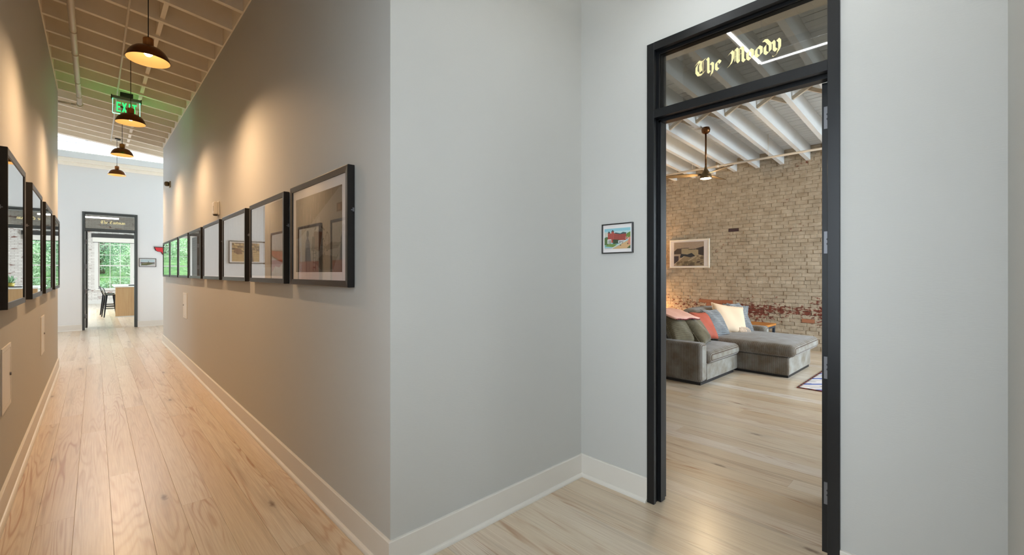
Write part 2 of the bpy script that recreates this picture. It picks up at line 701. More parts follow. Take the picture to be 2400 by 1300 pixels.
w.box(XD, XD + 0.13, DY1 - 0.01, 7.0, 0, 4.55)
w.box(XD, XD + 0.13, -2.5, DY0 + 0.01, 0, 4.55)
w.box(XD, XD + 0.13, DY0 + 0.01, DY1 - 0.01, DZ - 0.01, 4.55)
wall('wall_door', w, M['wall'], 'grey wall around the black framed open door')
w = MB()
ptop(w, 1.30, XD, -0.21, -0.089, zc, extra=0.2)
wall('wall_near', w, M['wall'], 'short grey wall at the right edge of the view')
w = MB()
ptop(w, 1.30, 1.42, -6.1, -0.21, zc, extra=0.2)
wall('wall_back_right', w, M['wall'], 'grey wall of the hall behind the camera')
w = MB()
w.box(XL - T, 1.42, -6.12, -6.0, 0, 4.4)
wall('wall_back', w, M['wall'], 'wall closing the hall behind the camera')
# end wall with the far door
EX0, EX1 = -0.235, 0.855
w = MB()
w.box(-3.5, EX0 + 0.01, YE, YE + T, 0, 4.54)
w.box(EX1 - 0.01, 4.5, YE, YE + T, 0, 4.54)
w.box(EX0 + 0.01, EX1 - 0.01, YE, YE + T, 3.065, 4.54)
w.box(-3.5, 4.5, YE, YE + T, 5.6, 5.8)
wall('wall_end', w, M['wall_white'], 'pale wall at the far end of the corridor around a dark framed door')
w = MB()
w.box(-3.62, XL - T, 9.78, 9.9, 0, 5.0)
w.box(-3.62, -3.5, 9.9, 12.7, 0, 5.8)
w.box(-3.62, -3.5, 15.1, YE + T, 0, 5.8)
w.box(-3.62, -3.5, 12.7, 15.1, 0, 0.8)
w.box(-3.62, -3.5, 12.7, 15.1, 3.1, 5.8)
wall('wall_cross_left', w, M['wall_white'], 'pale wall of the cross hall out of sight to the left')
w = MB()
w.box(XR + T, 4.62, 11.98, 12.1, 0, 4.6)
w.box(4.5, 4.62, 12.1, YE + T, 0, 5.8)
wall('wall_cross_right', w, M['wall_white'], 'pale wall of the cross hall out of sight to the right')
w = MB()
w.box(-3.5, 4.5, 13.0, 13.1, 4.62, 5.8)
wall('wall_monitor', w, M['wall_white'], 'upstand above the ceiling edge facing the clerestory')

# office shell
w = MB()
w.box(-3.1, -3.0, YE + T, 29.0, 0, 0.8)
w.box(-3.1, -3.0, YE + T, 18.0, 0.8, 3.1)
w.box(-3.1, -3.0, 26.0, 29.0, 0.8, 3.1)
w.box(-3.1, -3.0, YE + T, 29.0, 3.1, 4.5)
wall('wall_office_left', w, M['wall_white'], 'white side wall of the office with tall openings')
w = MB()
w.box(4.0, 4.1, YE + T, 29.0, 0, 4.5)
wall('wall_office_right', w, M['wall_white'], 'white side wall on the right of the office')
WINX = [(0.12, 1.34), (-1.60, -0.38)]
w = MB()
xs = [-3.0, -1.60, -0.38, 0.12, 1.34, 4.0]
for a, b in ((xs[0], xs[1]), (xs[2], xs[3]), (xs[4], xs[5])):
    w.box(a, b, 29.0, 29.3, 0, 4.5)
for a, b in WINX:
    w.box(a, b, 29.0, 29.3, 0, 0.68)
    w.box(a, b, 29.0, 29.3, 3.38, 4.5)
wall('wall_office_end', w, M['far_brick'], 'white painted brick wall around the office windows')
w = MB().box(-3.1, 4.1, YE + T, 29.3, 4.4, 4.5)
oc = w.obj('ceiling', M['ceil_white'])
tag(oc, 'white boarded ceiling of the office beyond the far door', 'ceiling', kind='structure')
for k in range(14):
    y = 16.7 + k * 0.9
    MB().box(-3.0, 4.0, y, y + 0.07, 4.16, 4.4).obj('joist', M['ceil_white'], oc)

# lounge shell
w = MB()
for a, b in ((XD + 0.13, 6.2), (7.75, 8.05), (9.6, XB + 0.1)):
    w.box(a, b, -2.62, -2.5, 0, 4.5)
for a, b in ((6.2, 7.75), (8.05, 9.6)):
    w.box(a, b, -2.62, -2.5, 0, 0.8)
    w.box(a, b, -2.62, -2.5, 3.0, 4.5)
wall('wall_lounge_window', w, M['wall_white'], 'lounge wall with tall windows out of sight on the right')
w = MB().box(XD + 0.0, XB + 0.1, 7.0, 7.12, 0, 4.6)
wall('wall_lounge_left', w, M['wall_white'], 'lounge wall out of sight on the left')


def casement(name, mid, axis, a0, a1, z0, z1, label, cols=3, rows=4, out=1):
    """window in a wall: mid = coordinate of the glass plane; axis 'x': window spans x, glass plane y=mid"""
    t = thing(name, label, 'window', (0, 0, 0), kind='structure')

    def bx(mb, u0, u1, d0, d1, zz0, zz1):
        if axis == 'x':
            mb.box(u0, u1, mid + d0, mid + d1, zz0, zz1)
        else:
            mb.box(mid + d0, mid + d1, u0, u1, zz0, zz1)
        return mb
    fr = MB()
    f = 0.055
    bx(fr, a0, a0 + f, -0.05, 0.05, z0, z1)
    bx(fr, a1 - f, a1, -0.05, 0.05, z0, z1)
    bx(fr, a0 + f, a1 - f, -0.05, 0.05, z0, z0 + f)
    bx(fr, a0 + f, a1 - f, -0.05, 0.05, z1 - f, z1)
    fr.obj('frame', M['trim'], t)
    zr = z0 + (z1 - z0) * 0.425
    bx(MB(), a0 + f, a1 - f, -0.03, 0.03, zr - 0.025, zr + 0.025).obj('meeting_rail', M['trim'], t)
    for c in range(1, cols):
        x = a0 + f + (a1 - a0 - 2 * f) * c / cols
        bx(MB(), x - 0.012, x + 0.012, -0.02, 0.02, z0 + f, z1 - f).obj('muntin', M['trim'], t)
    for seg, (lo, hi, n) in enumerate(((z0 + f, zr - 0.025, 2), (zr + 0.025, z1 - f, 3))):
        for r in range(1, n):
            zz = lo + (hi - lo) * r / n
            bx(MB(), a0 + f, a1 - f, -0.018, 0.018, zz - 0.012, zz + 0.012).obj('muntin', M['trim'], t)
        for r in range(n):
            for c in range(cols):
                xa = a0 + f + (a1 - a0 - 2 * f) * c / cols
                xb = a0 + f + (a1 - a0 - 2 * f) * (c + 1) / cols
                bx(MB(), xa, xb, -0.002, 0.002, lo + (hi - lo) * r / n, lo + (hi - lo) * (r + 1) / n).obj('pane', M['glass'], t)
    return t


w1 = casement('window_1', 29.10, 'x', 0.12, 1.34, 0.68, 3.38, 'white sash window of many panes facing green trees in the office')
w2 = casement('window_2', 29.10, 'x', -1.60, -0.38, 0.68, 3.38, 'white sash window left of the other one in the office')
for t, (a, b) in ((w1, WINX[0]), (w2, WINX[1])):
    MB().box(a - 0.1, b + 0.1, 28.90, 29.05, 0.64, 0.70).obj('sill', M['trim'], t)
    m = MB()
    m.box(a - 0.13, a, 28.96, 29.0, 0.70, 3.45)
    m.box(b, b + 0.13, 28.96, 29.0, 0.70, 3.45)
    m.obj('casing', M['trim'], t)
casement('window_3', -0.48, 'y', -1.6, 1.0, 0.8, 3.1, 'window in the left wall beside the camera', cols=4)
casement('window_4', -2.56, 'x', 6.2, 7.75, 0.8, 3.0, 'nearer lounge window out of sight')
casement('window_5', -2.56, 'x', 8.05, 9.6, 0.8, 3.0, 'farther lounge window out of sight')
casement('window_6', -3.56, 'y', 12.7, 15.1, 0.8, 3.1, 'cross hall window out of sight')
# clerestory
cl = thing('window_7', 'bright clerestory strip of glass above the far wall', 'window', kind='structure')
m = MB()
m.box(-3.5, 4.5, YE + 0.02, YE + 0.10, 4.54, 4.60)
m.box(-3.5, 4.5, YE + 0.02, YE + 0.10, 5.54, 5.60)
for x in (-3.5, -1.9, 2.6, 4.44):
    m.box(x, x + 0.06, YE + 0.02, YE + 0.10, 4.60, 5.54)
m.obj('frame', M['trim'], cl)
for x0, x1 in ((-3.44, -1.9), (-1.84, 2.6), (2.66, 4.44)):
    MB().box(x0, x1, YE + 0.055, YE + 0.06, 4.60, 5.54).obj('pane', M['glass'], cl)
for z in (4.83, 4.925):
    MB().box(-3.44, 4.44, YE + 0.045, YE + 0.06, z - 0.005, z + 0.005).obj('glazing_bar', M['steel'], cl)
# ledge above the end wall
tr = thing('trim_1', 'painted ledge moulding below the clerestory glass', 'moulding', kind='structure')
MB().box(-3.5, 4.5, YE - 0.16, YE, 4.30, 4.40).obj('moulding', M['ceil'], tr, 0.006)
MB().box(-3.5, 4.5, YE - 0.10, YE, 4.22, 4.30).obj('moulding', M['ceil'], tr, 0.006)
MB().box(-3.5, 4.5, YE - 0.22, YE + 0.02, 4.40, 4.54).obj('sill', M['ceil_white'], tr, 0.006)

# ------------------------------------------------------------------ ceilings
ce = MB()
JD = 0.24


def deck(mb, x0, x1, y0, y1):
    a, b = JD, JD + 0.03
    mb.hexa([(x0, y0, zc(x0, y0) + a), (x1, y0, zc(x1, y0) + a), (x1, y1, zc(x1, y1) + a), (x0, y1, zc(x0, y1) + a),
             (x0, y0, zc(x0, y0) + b), (x1, y0, zc(x1, y0) + b), (x1, y1, zc(x1, y1) + b), (x0, y1, zc(x0, y1) + b)])


deck(ce, -3.62, 4.62, -6.12, 13.06)
ceo = ce.obj('ceiling', M['ceil'])
tag(ceo, 'cream painted joist ceiling sloping over the corridor', 'ceiling', kind='structure')
y = -5.8
while y < 12.98:
    if y < -0.3:
        x0, x1 = XL, 1.30
    elif y < YN - 0.06:
        x0, x1 = XL, XD
    elif y < 9.9:
        x0, x1 = XL, XR
    elif y < 12.1:
        x0, x1 = -3.5, XR
    else:
        x0, x1 = -3.5, 4.5
    if y > 9.4:
        pass
    a, b = y - 0.025, y + 0.025
    MB().hexa([(x0, a, zc(x0, y)), (x1, a, zc(x1, y)), (x1, b, zc(x1, y)), (x0, b, zc(x0, y)),
               (x0, a, zc(x0, y) + JD), (x1, a, zc(x1, y) + JD), (x1, b, zc(x1, y) + JD), (x0, b, zc(x0, y) + JD)]).obj('joist', M['ceil'], ceo)
    if 2.0 < y < 12.6:            # blocking between the joists
        c, d = y + 0.025, y + 0.445
        MB().hexa([(0.50, c, zc(0.5, y) + 0.03), (0.54, c, zc(0.54, y) + 0.03), (0.54, d, zc(0.54, d) + 0.03), (0.50, d, zc(0.5, d) + 0.03),
                   (0.50, c, zc(0.5, y) + JD), (0.54, c, zc(0.54, y) + JD), (0.54, d, zc(0.54, d) + JD), (0.50, d, zc(0.5, d) + JD)]).obj('blocking', M['ceil'], ceo)
    y += 0.47
# ledgers on top of the walls
for (x0, x1, y0, y1) in ((XL - T, XL + 0.012, -6.1, 9.9), (XR - 0.012, XR + T, YN - 0.012, 12.1), (XR + T, XD, YN - 0.012, YN + T), (-3.5, 4.5, 12.95, 13.1)):
    m = MB()
    e = 0.0 if y0 < 12.5 else -0.02
    m.hexa([(x0, y0, zc(x0, y0) + e), (x1, y0, zc(x1, y0) + e), (x1, y1, zc(x1, y1) + e), (x0, y1, zc(x0, y1) + e),
            (x0, y0, zc(x0, y0) + JD), (x1, y0, zc(x1, y0) + JD), (x1, y1, zc(x1, y1) + JD), (x0, y1, zc(x0, y1) + JD)])
    m.obj('ledger', M['ceil'], ceo)
w = MB().box(-3.62, 4.62, 13.0, YE + T, 5.8, 5.9)
tag(w.obj('ceiling', M['ceil_white']), 'small white roof over the clerestory bay', 'ceiling', kind='structure')

# lounge ceiling: joists along x, deck boards along y
cm = MB()
JM = 0.28
x0, x1 = XD, XB + 0.1
cm.hexa([(x0, -2.62, zm(x0) + JM + 0.02), (x1, -2.62, zm(x1) + JM + 0.02), (x1, 7.12, zm(x1) + JM + 0.02), (x0, 7.12, zm(x0) + JM + 0.02),
         (x0, -2.62, zm(x0) + JM + 0.06), (x1, -2.62, zm(x1) + JM + 0.06), (x1, 7.12, zm(x1) + JM + 0.06), (x0, 7.12, zm(x0) + JM + 0.06)])
cmo = cm.obj('ceiling', M['gap'])
tag(cmo, 'white boarded joist ceiling of the lounge', 'ceiling', kind='structure')
bw = 0.125
k = 0
x = XD + 0.13
while x < XB:
    xa, xb = x + 0.0045, min(x + bw - 0.0045, XB)
    j = random.uniform(0, 0.004)
    MB().hexa([(xa, -2.5, zm(xa) + JM - j), (xb, -2.5, zm(xb) + JM - j), (xb, 7.0, zm(xb) + JM - j), (xa, 7.0, zm(xa) + JM - j),
               (xa, -2.5, zm(xa) + JM + 0.02), (xb, -2.5, zm(xb) + JM + 0.02), (xb, 7.0, zm(xb) + JM + 0.02), (xa, 7.0, zm(xa) + JM + 0.02)]).obj('deck_board', M['ceil_white'], cmo)
    x += bw
YJ = [2.22 + 0.445 * k for k in range(-10, 11)]
for y in YJ:
    a, b = y - 0.035, y + 0.035
    xa, xb = XD + 0.13, XB
    MB().hexa([(xa, a, zm(xa)), (xb, a, zm(xb)), (xb, b, zm(xb)), (xa, b, zm(xa)),
               (xa, a, zm(xa) + JM), (xb, a, zm(xb) + JM), (xb, b, zm(xb) + JM), (xa, b, zm(xa) + JM)]).obj('joist', M['ceil_white'], cmo)
for y0, y1 in zip(YJ[:-1], YJ[1:]):
    for s in (0, 1):
        xa = 7.0 + 0.03 * (2 * s - 1)
        p0 = Vector((xa, y0 + 0.035, zm(xa) + (0.03 if s else JM - 0.04)))
        p1 = Vector((xa, y1 - 0.035, zm(xa) + (JM - 0.04 if s else 0.03)))
        d = (p1 - p0).normalized()
        up = Vector((1, 0, 0)).cross(d).normalized() * 0.024
        sx = Vector((0.018, 0, 0))
        MB().hexa([p0 - sx - up, p1 - sx - up, p1 + sx - up, p0 + sx - up, p0 - sx + up, p1 - sx + up, p1 + sx + up, p0 + sx + up]).obj('brace', M['brace'], cmo)

# ------------------------------------------------------------------ brick wall of the lounge
bk = MB().box(XB, XB + 0.12, -2.5, 7.0, 0, 4.3).obj('wall_brick', M['mortar'])
tag(bk, 'old brick wall with worn whitewash behind the sofa', 'wall', kind='structure')


def brick_verts(seed, L=0.2095, H=0.0705, D=0.012):
    rg = np.random.default_rng(seed)
    j = lambda: rg.uniform(-0.006, 0.006)
    c = 0.005
    v = []
    for (dx, ins) in ((0.0, 0), (-D + c, 0), (-D, c)):
        for (sy, sz) in ((-1, -1), (1, -1), (1, 1), (-1, 1)):
            v.append((dx + (j() * 0.5 if ins else 0), sy * (L / 2 - ins) + j() * 0.6, sz * (H / 2 - ins) + j() * 0.6))
    f = []
    for k in (0, 4):
        for i in range(4):
            f.append((k + i, k + 4 + i, k + 4 + (i + 1) % 4, k + (i + 1) % 4))
    f.append((11, 10, 9, 8))
    return v, f


M['bare_dark'] = simple('bare_dark_brick', srgb(62, 42, 44), 0.8, nscale=30, namt=0.4)
M['bare_terra'] = simple('bare_terracotta', srgb(158, 102, 72), 0.8, nscale=20, namt=0.15, bump=0.3)
BRICKS = []
BARE = [(3.64, 2.44, 0.12, 0.04, 'bare_dark'), (3.98, 0.80, 0.30, 0.06, 'bare_terra'), (2.21, 0.56, 0.11, 0.04, 'bare_terra')]
for s in range(5):
    v, f = brick_verts(s)
    BRICKS.append((v, f, MB().add(v, f).mesh('brick', M['brick'])))
CH = 0.0743
cands = []
row = 0
z = CH / 2
while z < 3.98:
    y = -2.5 + (0.105 if row % 2 else 0.0) + random.uniform(-0.03, 0.03)
    header = (row % 6 == 5)
    step = 0.105 if header else 0.211
    while y < 7.0:
        cands.append((y, z + random.uniform(-0.003, 0.003), 0.5 if header else 1.0))
        y += step
    row += 1
    z += CH
vis = [c for c in cands if 1.9 < c[0] < 5.15 and 0.35 < c[1] < 3.7]
vis.sort(key=lambda c: -c[2] / ((c[0]) ** 2 + 100 + (c[1] - 1.5) ** 2))
chosen = set(vis[:288])
rest = MB()
for c in cands:
    kx = random.randrange(5)
    px_ = random.uniform(-0.004, 0.006)
    tilt = random.uniform(-0.02, 0.02)
    bm_ = [b[4] for b in BARE if abs(c[0] - b[0]) < b[2] and abs(c[1] - b[1]) < b[3]]
    if bm_:
        MB().add(BRICKS[kx][0], BRICKS[kx][1]).obj('brick', M[bm_[0]], bk).location = (XB + px_, c[0], c[1])
    elif c in chosen:
        o = bpy.data.objects.new('brick', BRICKS[kx][2])
        C.objects.link(o)
        o.parent = bk
        o.location = (XB + px_, c[0], c[1])
        o.rotation_euler = (tilt, 0, 0)
        o.scale = (1, c[2] * random.uniform(0.96, 1.0) * (0.97 if c[2] < 1 else 1), random.uniform(0.94, 1.02))
    else:
        v, f, _ = BRICKS[kx]
        ct, st = math.cos(tilt), math.sin(tilt)
        rest.add([(XB + px_ + a, c[0] + b * c[2] * 0.98 * ct - d * st, c[1] + b * st + d * ct) for a, b, d in v], f)
ro = rest.obj('brickwork', M['brick'], bk)
ro['kind'] = 'stuff'

# ------------------------------------------------------------------ baseboards
BH = 0.156


def baseboard(name, segs, label):
    """segs: list of (p, q, normal) : board runs p->q on the wall plane and sticks out along normal"""
    root = thing(name, label, 'baseboard', kind='structure')
    for p, q, nrm, e0, e1 in segs:
        p, q, nn = Vector(p + (0,)), Vector(q + (0,)), Vector(nrm + (0,))
        d = (q - p).normalized()
        prof = [(0, 0), (0.016, 0), (0.016, BH - 0.004), (0.012, BH), (0, BH)]
        shoe = [(0.016, 0.0), (0.036, 0.0)] + [(0.016 + 0.020 * math.cos(t), 0.022 * math.sin(t)) for t in (0.4, 0.8, 1.2, math.pi / 2)]
        for nm, pr in (('board', prof), ('shoe_moulding', shoe)):
            vs = []
            for base, sgn, e in ((p, -1, e0), (q, 1, e1)):
                for (o_, z_) in pr:
                    vs.append(base + nn * o_ + d * (sgn * e * o_) + Vector((0, 0, z_ + 0.0005)))
            n = len(pr)
            fs = [(i, (i + 1) % n, n + (i + 1) % n, n + i) for i in range(n)] + [tuple(reversed(range(n))), tuple(range(n, 2 * n))]
            MB().add(vs, fs).obj(nm, M['trim'], root, weld=True)


baseboard('baseboard_left', [((XL, -6.0), (XL, 9.9), (1, 0), 0, 0)], 'grey white baseboard along the left corridor wall')
baseboard('baseboard_right', [((XR, YN), (XR, 12.1), (-1, 0), 1, 0)], 'grey white baseboard along the right corridor wall')
baseboard('baseboard_middle', [((XR, YN), (XD, YN), (0, -1), 1, -1)], 'grey white baseboard under the blank middle wall')
baseboard('baseboard_door', [((XD, DY1), (XD, YN), (-1, 0), 0, -1), ((XD, -0.089), (XD, DY0), (-1, 0), -1, 0)], 'grey white baseboard on both sides of the near door')
baseboard('baseboard_end', [((-3.5, YE), (EX0, YE), (0, -1), 0, 0), ((EX1, YE), (4.5, YE), (0, -1), 0, 0)], 'white baseboard on both sides of the far door')
baseboard('baseboard_near', [((1.3, -0.089), (XD, -0.089), (0, 1), 0, -1)], 'baseboard of the short wall at the right edge')
baseboard('baseboard_office', [((-3.0, 29.0), (4.0, 29.0), (0, -1), 0, 0)], 'white baseboard under the office windows')

# ------------------------------------------------------------------ blackletter lettering (broad nib strokes)
NIB = 0.32


def blackletter(text, scale, sx=1.0):
    def stem(x, top=1.0, foot=True):
        p = [(x - 0.12, top), (x, top - 0.16), (x, 0.16)]
        return p + [(x + 0.15, 0.02)] if foot else p
    G = {
        'T': (1.25, [[(0.02, 1.28), (0.28, 1.58), (0.62, 1.42), (1.05, 1.62)], [(0.38, 1.45), (0.12, 1.1), (0.10, 0.5), (0.34, 0.10), (0.72, 0.06), (1.0, 0.34)],
                      [(0.62, 1.38), (0.56, 1.0), (0.62, 0.42)]], [[(0.84, 1.45), (0.80, 0.15)], [(0.40, 1.3), (0.40, 0.3)]]),
        'h': (0.86, [stem(0.14, 1.62), [(0.18, 0.80), (0.42, 0.98), (0.62, 0.82), (0.62, 0.20), (0.50, -0.22)]], [[(0.62, 0.05), (0.36, -0.4)]]),
        'e': (0.74, [[(0.30, 0.98), (0.12, 0.80), (0.12, 0.22), (0.32, 0.03), (0.56, 0.22)], [(0.30, 0.98), (0.52, 0.80), (0.50, 0.66)]], [[(0.14, 0.48), (0.56, 0.68)]]),
        'o': (0.80, [[(0.34, 1.0), (0.13, 0.80), (0.13, 0.22), (0.34, 0.02)], [(0.34, 1.0), (0.60, 0.78), (0.60, 0.22), (0.36, 0.02)]], []),
        'd': (0.80, [[(0.34, 1.0), (0.13, 0.80), (0.13, 0.22), (0.34, 0.02)], [(0.0, 1.42), (0.26, 1.36), (0.60, 0.86), (0.60, 0.22), (0.36, 0.02)]], []),
        'y': (0.84, [[(0.02, 1.06), (0.14, 0.86), (0.14, 0.28), (0.34, 0.06)], [(0.46, 1.10), (0.62, 0.88), (0.62, 0.24), (0.46, -0.10)]], [[(0.36, 0.08), (0.62, 0.34)], [(0.50, -0.06), (0.34, -0.34), (0.08, -0.46), (-0.02, -0.36)]]),
        'M': (1.74, [[(0.05, 1.20), (0.30, 1.46), (0.46, 1.22), (0.42, 0.56), (0.22, 0.12), (-0.02, -0.02)], [(0.52, 1.40), (0.76, 1.58), (0.92, 1.36), (0.92, 0.30), (1.04, 0.10)],
                      [(1.0, 1.40), (1.24, 1.58), (1.42, 1.36), (1.42, 0.22), (1.58, 0.02)]], [[(0.62, 1.45), (0.62, 0.30)], [(0.74, 1.45), (0.74, 0.30)], [(1.12, 1.45), (1.12, 0.30)], [(0.44, 0.75), (1.5, 0.95)]]),
        'E': (1.25, [[(0.98, 1.28), (0.60, 1.56), (0.22, 1.22), (0.12, 0.55), (0.42, 0.08), (0.84, 0.10), (1.04, 0.36)], [(0.18, 0.86), (0.50, 0.96), (0.86, 0.84)]], [[(0.48, 1.35), (0.42, 0.3)]]),
        'a': (0.80, [[(0.08, 0.92), (0.36, 1.0), (0.56, 0.80), (0.56, 0.18), (0.72, 0.02)], [(0.52, 0.58), (0.16, 0.42), (0.14, 0.18), (0.30, 0.02), (0.54, 0.24)]], []),
        's': (0.70, [[(0.56, 0.88), (0.30, 1.0), (0.14, 0.76), (0.54, 0.36), (0.38, 0.02), (0.06, 0.14)]], []),
        't': (0.60, [[(0.18, 1.34), (0.18, 0.20), (0.38, 0.02)], [(0.0, 0.94), (0.46, 0.98)]], []),
        'm': (1.26, [stem(0.14), [(0.20, 0.84), (0.42, 1.0), (0.58, 0.84), (0.58, 0.16), (0.70, 0.02)], [(0.64, 0.84), (0.86, 1.0), (1.02, 0.84), (1.02, 0.16), (1.16, 0.02)]], []),
        'n': (0.84, [stem(0.14), [(0.20, 0.84), (0.44, 1.0), (0.60, 0.84), (0.60, 0.16), (0.74, 0.02)]], []),
    }
    n = (math.cos(R(38)) * NIB / 2, math.sin(R(38)) * NIB / 2)
    hair = (math.cos(R(38)) * 0.03, math.sin(R(38)) * 0.03)
    polys = []
    x0 = 0.0
    for ch in text:
        if ch == ' ':
            x0 += 0.62
            continue
        adv, strokes, hairs = G[ch]
        for group, nb in ((strokes, n), (hairs, hair)):
            for st in group:
                for a, b in zip(st[:-1], st[1:]):
                    pts = [(x0 + p[0] + s * nb[0], p[1] + s * nb[1]) for p in (a, b) for s in (-1, 1)]
                    cx = sum(p[0] for p in pts) / 4
                    cy = sum(p[1] for p in pts) / 4
                    pts.sort(key=lambda p: math.atan2(p[1] - cy, p[0] - cx))
                    polys.append(pts)
        x0 += adv
    mb = MB()
    for i, poly in enumerate(polys):
        mb.prism([((x - x0 / 2) * scale * sx, z * scale) for x, z in poly], -0.0006 - 0.00001 * (i % 7), 0.0)
    return mb


# ------------------------------------------------------------------ doors
def door_set(name, label, loc, rz, W, text, tscale, leaf_side, tx, DZ=2.98, zo=2.494, met=None):
    met = met or M['metal']
    """local frame: x to the viewer's right along the wall, -y towards the viewer, wall face at y=0; W outer width"""
    t = thing(name, label, 'door', loc, rz, kind='structure')
    f, D = 0.05, 0.146
    yf = -0.016
    for s in (-1, 1):
        m = MB()
        xo = s * W / 2
        a, b = sorted((xo, xo - s * f))
        m.box(a, b, yf, yf + 0.026, 0.003, DZ)
        a, b = sorted((xo, xo - s * (f - 0.008)))
        m.box(a, b, yf + 0.026, yf + D, 0.003, DZ)
        a, b = sorted((xo, xo - s * f))
        m.box(a, b, yf + D, yf + D + 0.018, 0.003, DZ)
        if s != leaf_side:
            a, b = sorted((xo - s * (f - 0.008), xo - s * (f + 0.016)))
            m.box(a, b, yf + 0.062, yf + 0.118, 0.003, zo)
        m.obj('jamb', met, t, 0.0015)
    hw = W / 2 - f
    m = MB()
    m.box(-hw, hw, yf, yf + 0.026, DZ - f, DZ)
    m.box(-hw, hw, yf + 0.026, yf + D, DZ - f + 0.008, DZ)
    m.obj('head', met, t)
    m = MB()
    m.box(-hw, hw, yf, yf + 0.026, zo, zo + 0.052)
    m.box(-hw, hw, yf + 0.026, yf + D, zo + 0.006, zo + 0.046)
    m.box(-hw, hw, yf + 0.062, yf + 0.118, zo - 0.016, zo + 0.006)
    m.obj('transom_bar', met, t)
    # glazing bead
    m = MB()
    z0, z1 = zo + 0.046, DZ - f + 0.008
    h2 = hw + 0.008
    for a, b, c, d in ((-h2, -h2 + 0.016, z0, z1), (h2 - 0.016, h2, z0, z1), (-h2 + 0.016, h2 - 0.016, z0, z0 + 0.018), (-h2 + 0.016, h2 - 0.016, z1 - 0.018, z1)):
        m.box(a, b, yf + 0.050, yf + 0.064, c, d)
        m.box(a, b, yf + 0.072, yf + 0.086, c, d)
    m.obj('glazing_bead', met, t)
    p = MB().box(-h2, h2, yf + 0.065, yf + 0.071, z0, z1).obj('transom_pane', M['glass_tint'], t)
    L = blackletter(text, tscale).obj('lettering', M['gold'], p)
    L.location = (tx, yf + 0.0645, zo + 0.052 + 0.152)
    L['label'] = 'gold blackletter words ' + text
    # the leaf, opened square into the room beyond
    s = leaf_side
    xl = s * (hw - 0.004)
    a, b = sorted((xl, xl - s * 0.045))
    lf = MB().box(a, b, yf + D - 0.012, yf + D + 0.90, 0.05, zo - 0.012).obj('door_leaf', met, t, 0.001)
    lf['label'] = 'dark door leaf standing open at right angles'
    for z in (2.30, 1.655, 1.007, 0.358):
        h = MB()
        a, b = sorted((xl - s * 0.002, xl - s * 0.036))
        h.box(a, b, yf + D - 0.0145, yf + D - 0.0115, z - 0.057, z + 0.057)
        h.cyl((xl + s * 0.003, yf + D - 0.016, z - 0.057), (xl + s * 0.003, yf + D - 0.016, z + 0.057), 0.006, n=10)
        for dz in (-0.03, -0.008, 0.016, 0.038):
            cx = xl - s * (0.014 if dz in (-0.03, 0.016) else 0.026)
            if dz in (-0.008, 0.016):
                h.cyl((xl - s * 0.019, yf + D - 0.0155, z + dz), (xl - s * 0.019, yf + D - 0.0120, z + dz), 0.006, n=12, mi=1)
        hg = h.obj('hinge', [M['steel'], M['screw']], lf)
        hg['label'] = 'steel hinge leaf with two screws'
    # lever handle
    h = MB()
    xi = xl - s * 0.045
    yh = yf + D + 0.84
    h.cyl((xi, yh, 1.02), (xi - s * 0.012, yh, 1.02), 0.027, n=18)
    h.cyl((xi - s * 0.012, yh, 1.02), (xi - s * 0.055, yh, 1.02), 0.009, n=10)
    h.cyl((xi - s * 0.05, yh + 0.008, 1.02), (xi - s * 0.05, yh - 0.12, 1.02), 0.009, n=10)
    h.obj('handle', M['steel'], lf)['label'] = 'steel lever handle'
    return t


ND = door_set('door_1', 'tall black steel door frame with transom reading The Moody, door standing open', (XD, (DY0 + DY1) / 2, 0), R(-90), DY1 - DY0, 'The Moody', 0.0555, 1, 0.015)
FD = door_set('door_2', 'dark door frame at the corridor end with transom reading The Eastman', ((EX0 + EX1) / 2, YE, 0), 0.0, EX1 - EX0, 'The Eastman', 0.050, -1, 0.05, 3.075, 2.588, simple('black_metal_paint_lit', srgb(66, 69, 68), 0.4))  # same black metal; its greyer colour stands in for light on the frame

# ------------------------------------------------------------------ pendant lamps
SHR = 0.148


def pendant(label, x, y, z, group='copper dome pendant lamps along the corridor'):
    t = thing('pendant_lamp', label, 'lamp', (x, y, z), 0, group)
    # z is the rim height
    prof_o = [(0.034, 0.118), (0.060, 0.112), (0.090, 0.098), (0.115, 0.076), (0.133, 0.048), (0.143, 0.020), (0.148, 0.004), (0.148, 0.0)]
    prof_i = [(0.1455, 0.0), (0.1455, 0.004), (0.140, 0.020), (0.130, 0.046), (0.112, 0.073), (0.088, 0.095), (0.058, 0.109), (0.030, 0.114)]
    s = MB().lathe(prof_o, 40, mi=0)
    s.lathe([(0.148, 0.0), (0.1455, 0.0)], 40, mi=0)
    s.lathe(prof_i, 40, mi=1)
    s.obj('shade', [M['bronze'], M['enamel']], t)
    MB().lathe([(0.0, 0.112), (0.036, 0.112), (0.036, 0.178), (0.033, 0.184), (0.0, 0.184)], 24).obj('socket', M['socket_wood'], t)
    MB().lathe([(0.0, 0.034), (0.016, 0.037), (0.028, 0.050), (0.029, 0.064), (0.021, 0.084), (0.013, 0.096), (0.013, 0.112)], 18).obj('bulb', M['bulb'], t)
    top = zc(x, y) - z
    c = MB().cyl((0, 0, 0.184), (0, 0, top - 0.03), 0.0035, n=8)
    c.lathe([(0.0, 0.184), (0.008, 0.184), (0.006, 0.200), (0.0, 0.200)], 10)
    c.obj('cord', M['cord'], t)
    MB().lathe([(0.0, top - 0.034), (0.008, top - 0.034), (0.012, top - 0.022), (0.058, top - 0.022), (0.060, top - 0.016), (0.060, top + 0.002), (0.0, top + 0.002)], 28).obj('canopy', M['cord'], t)
    return t


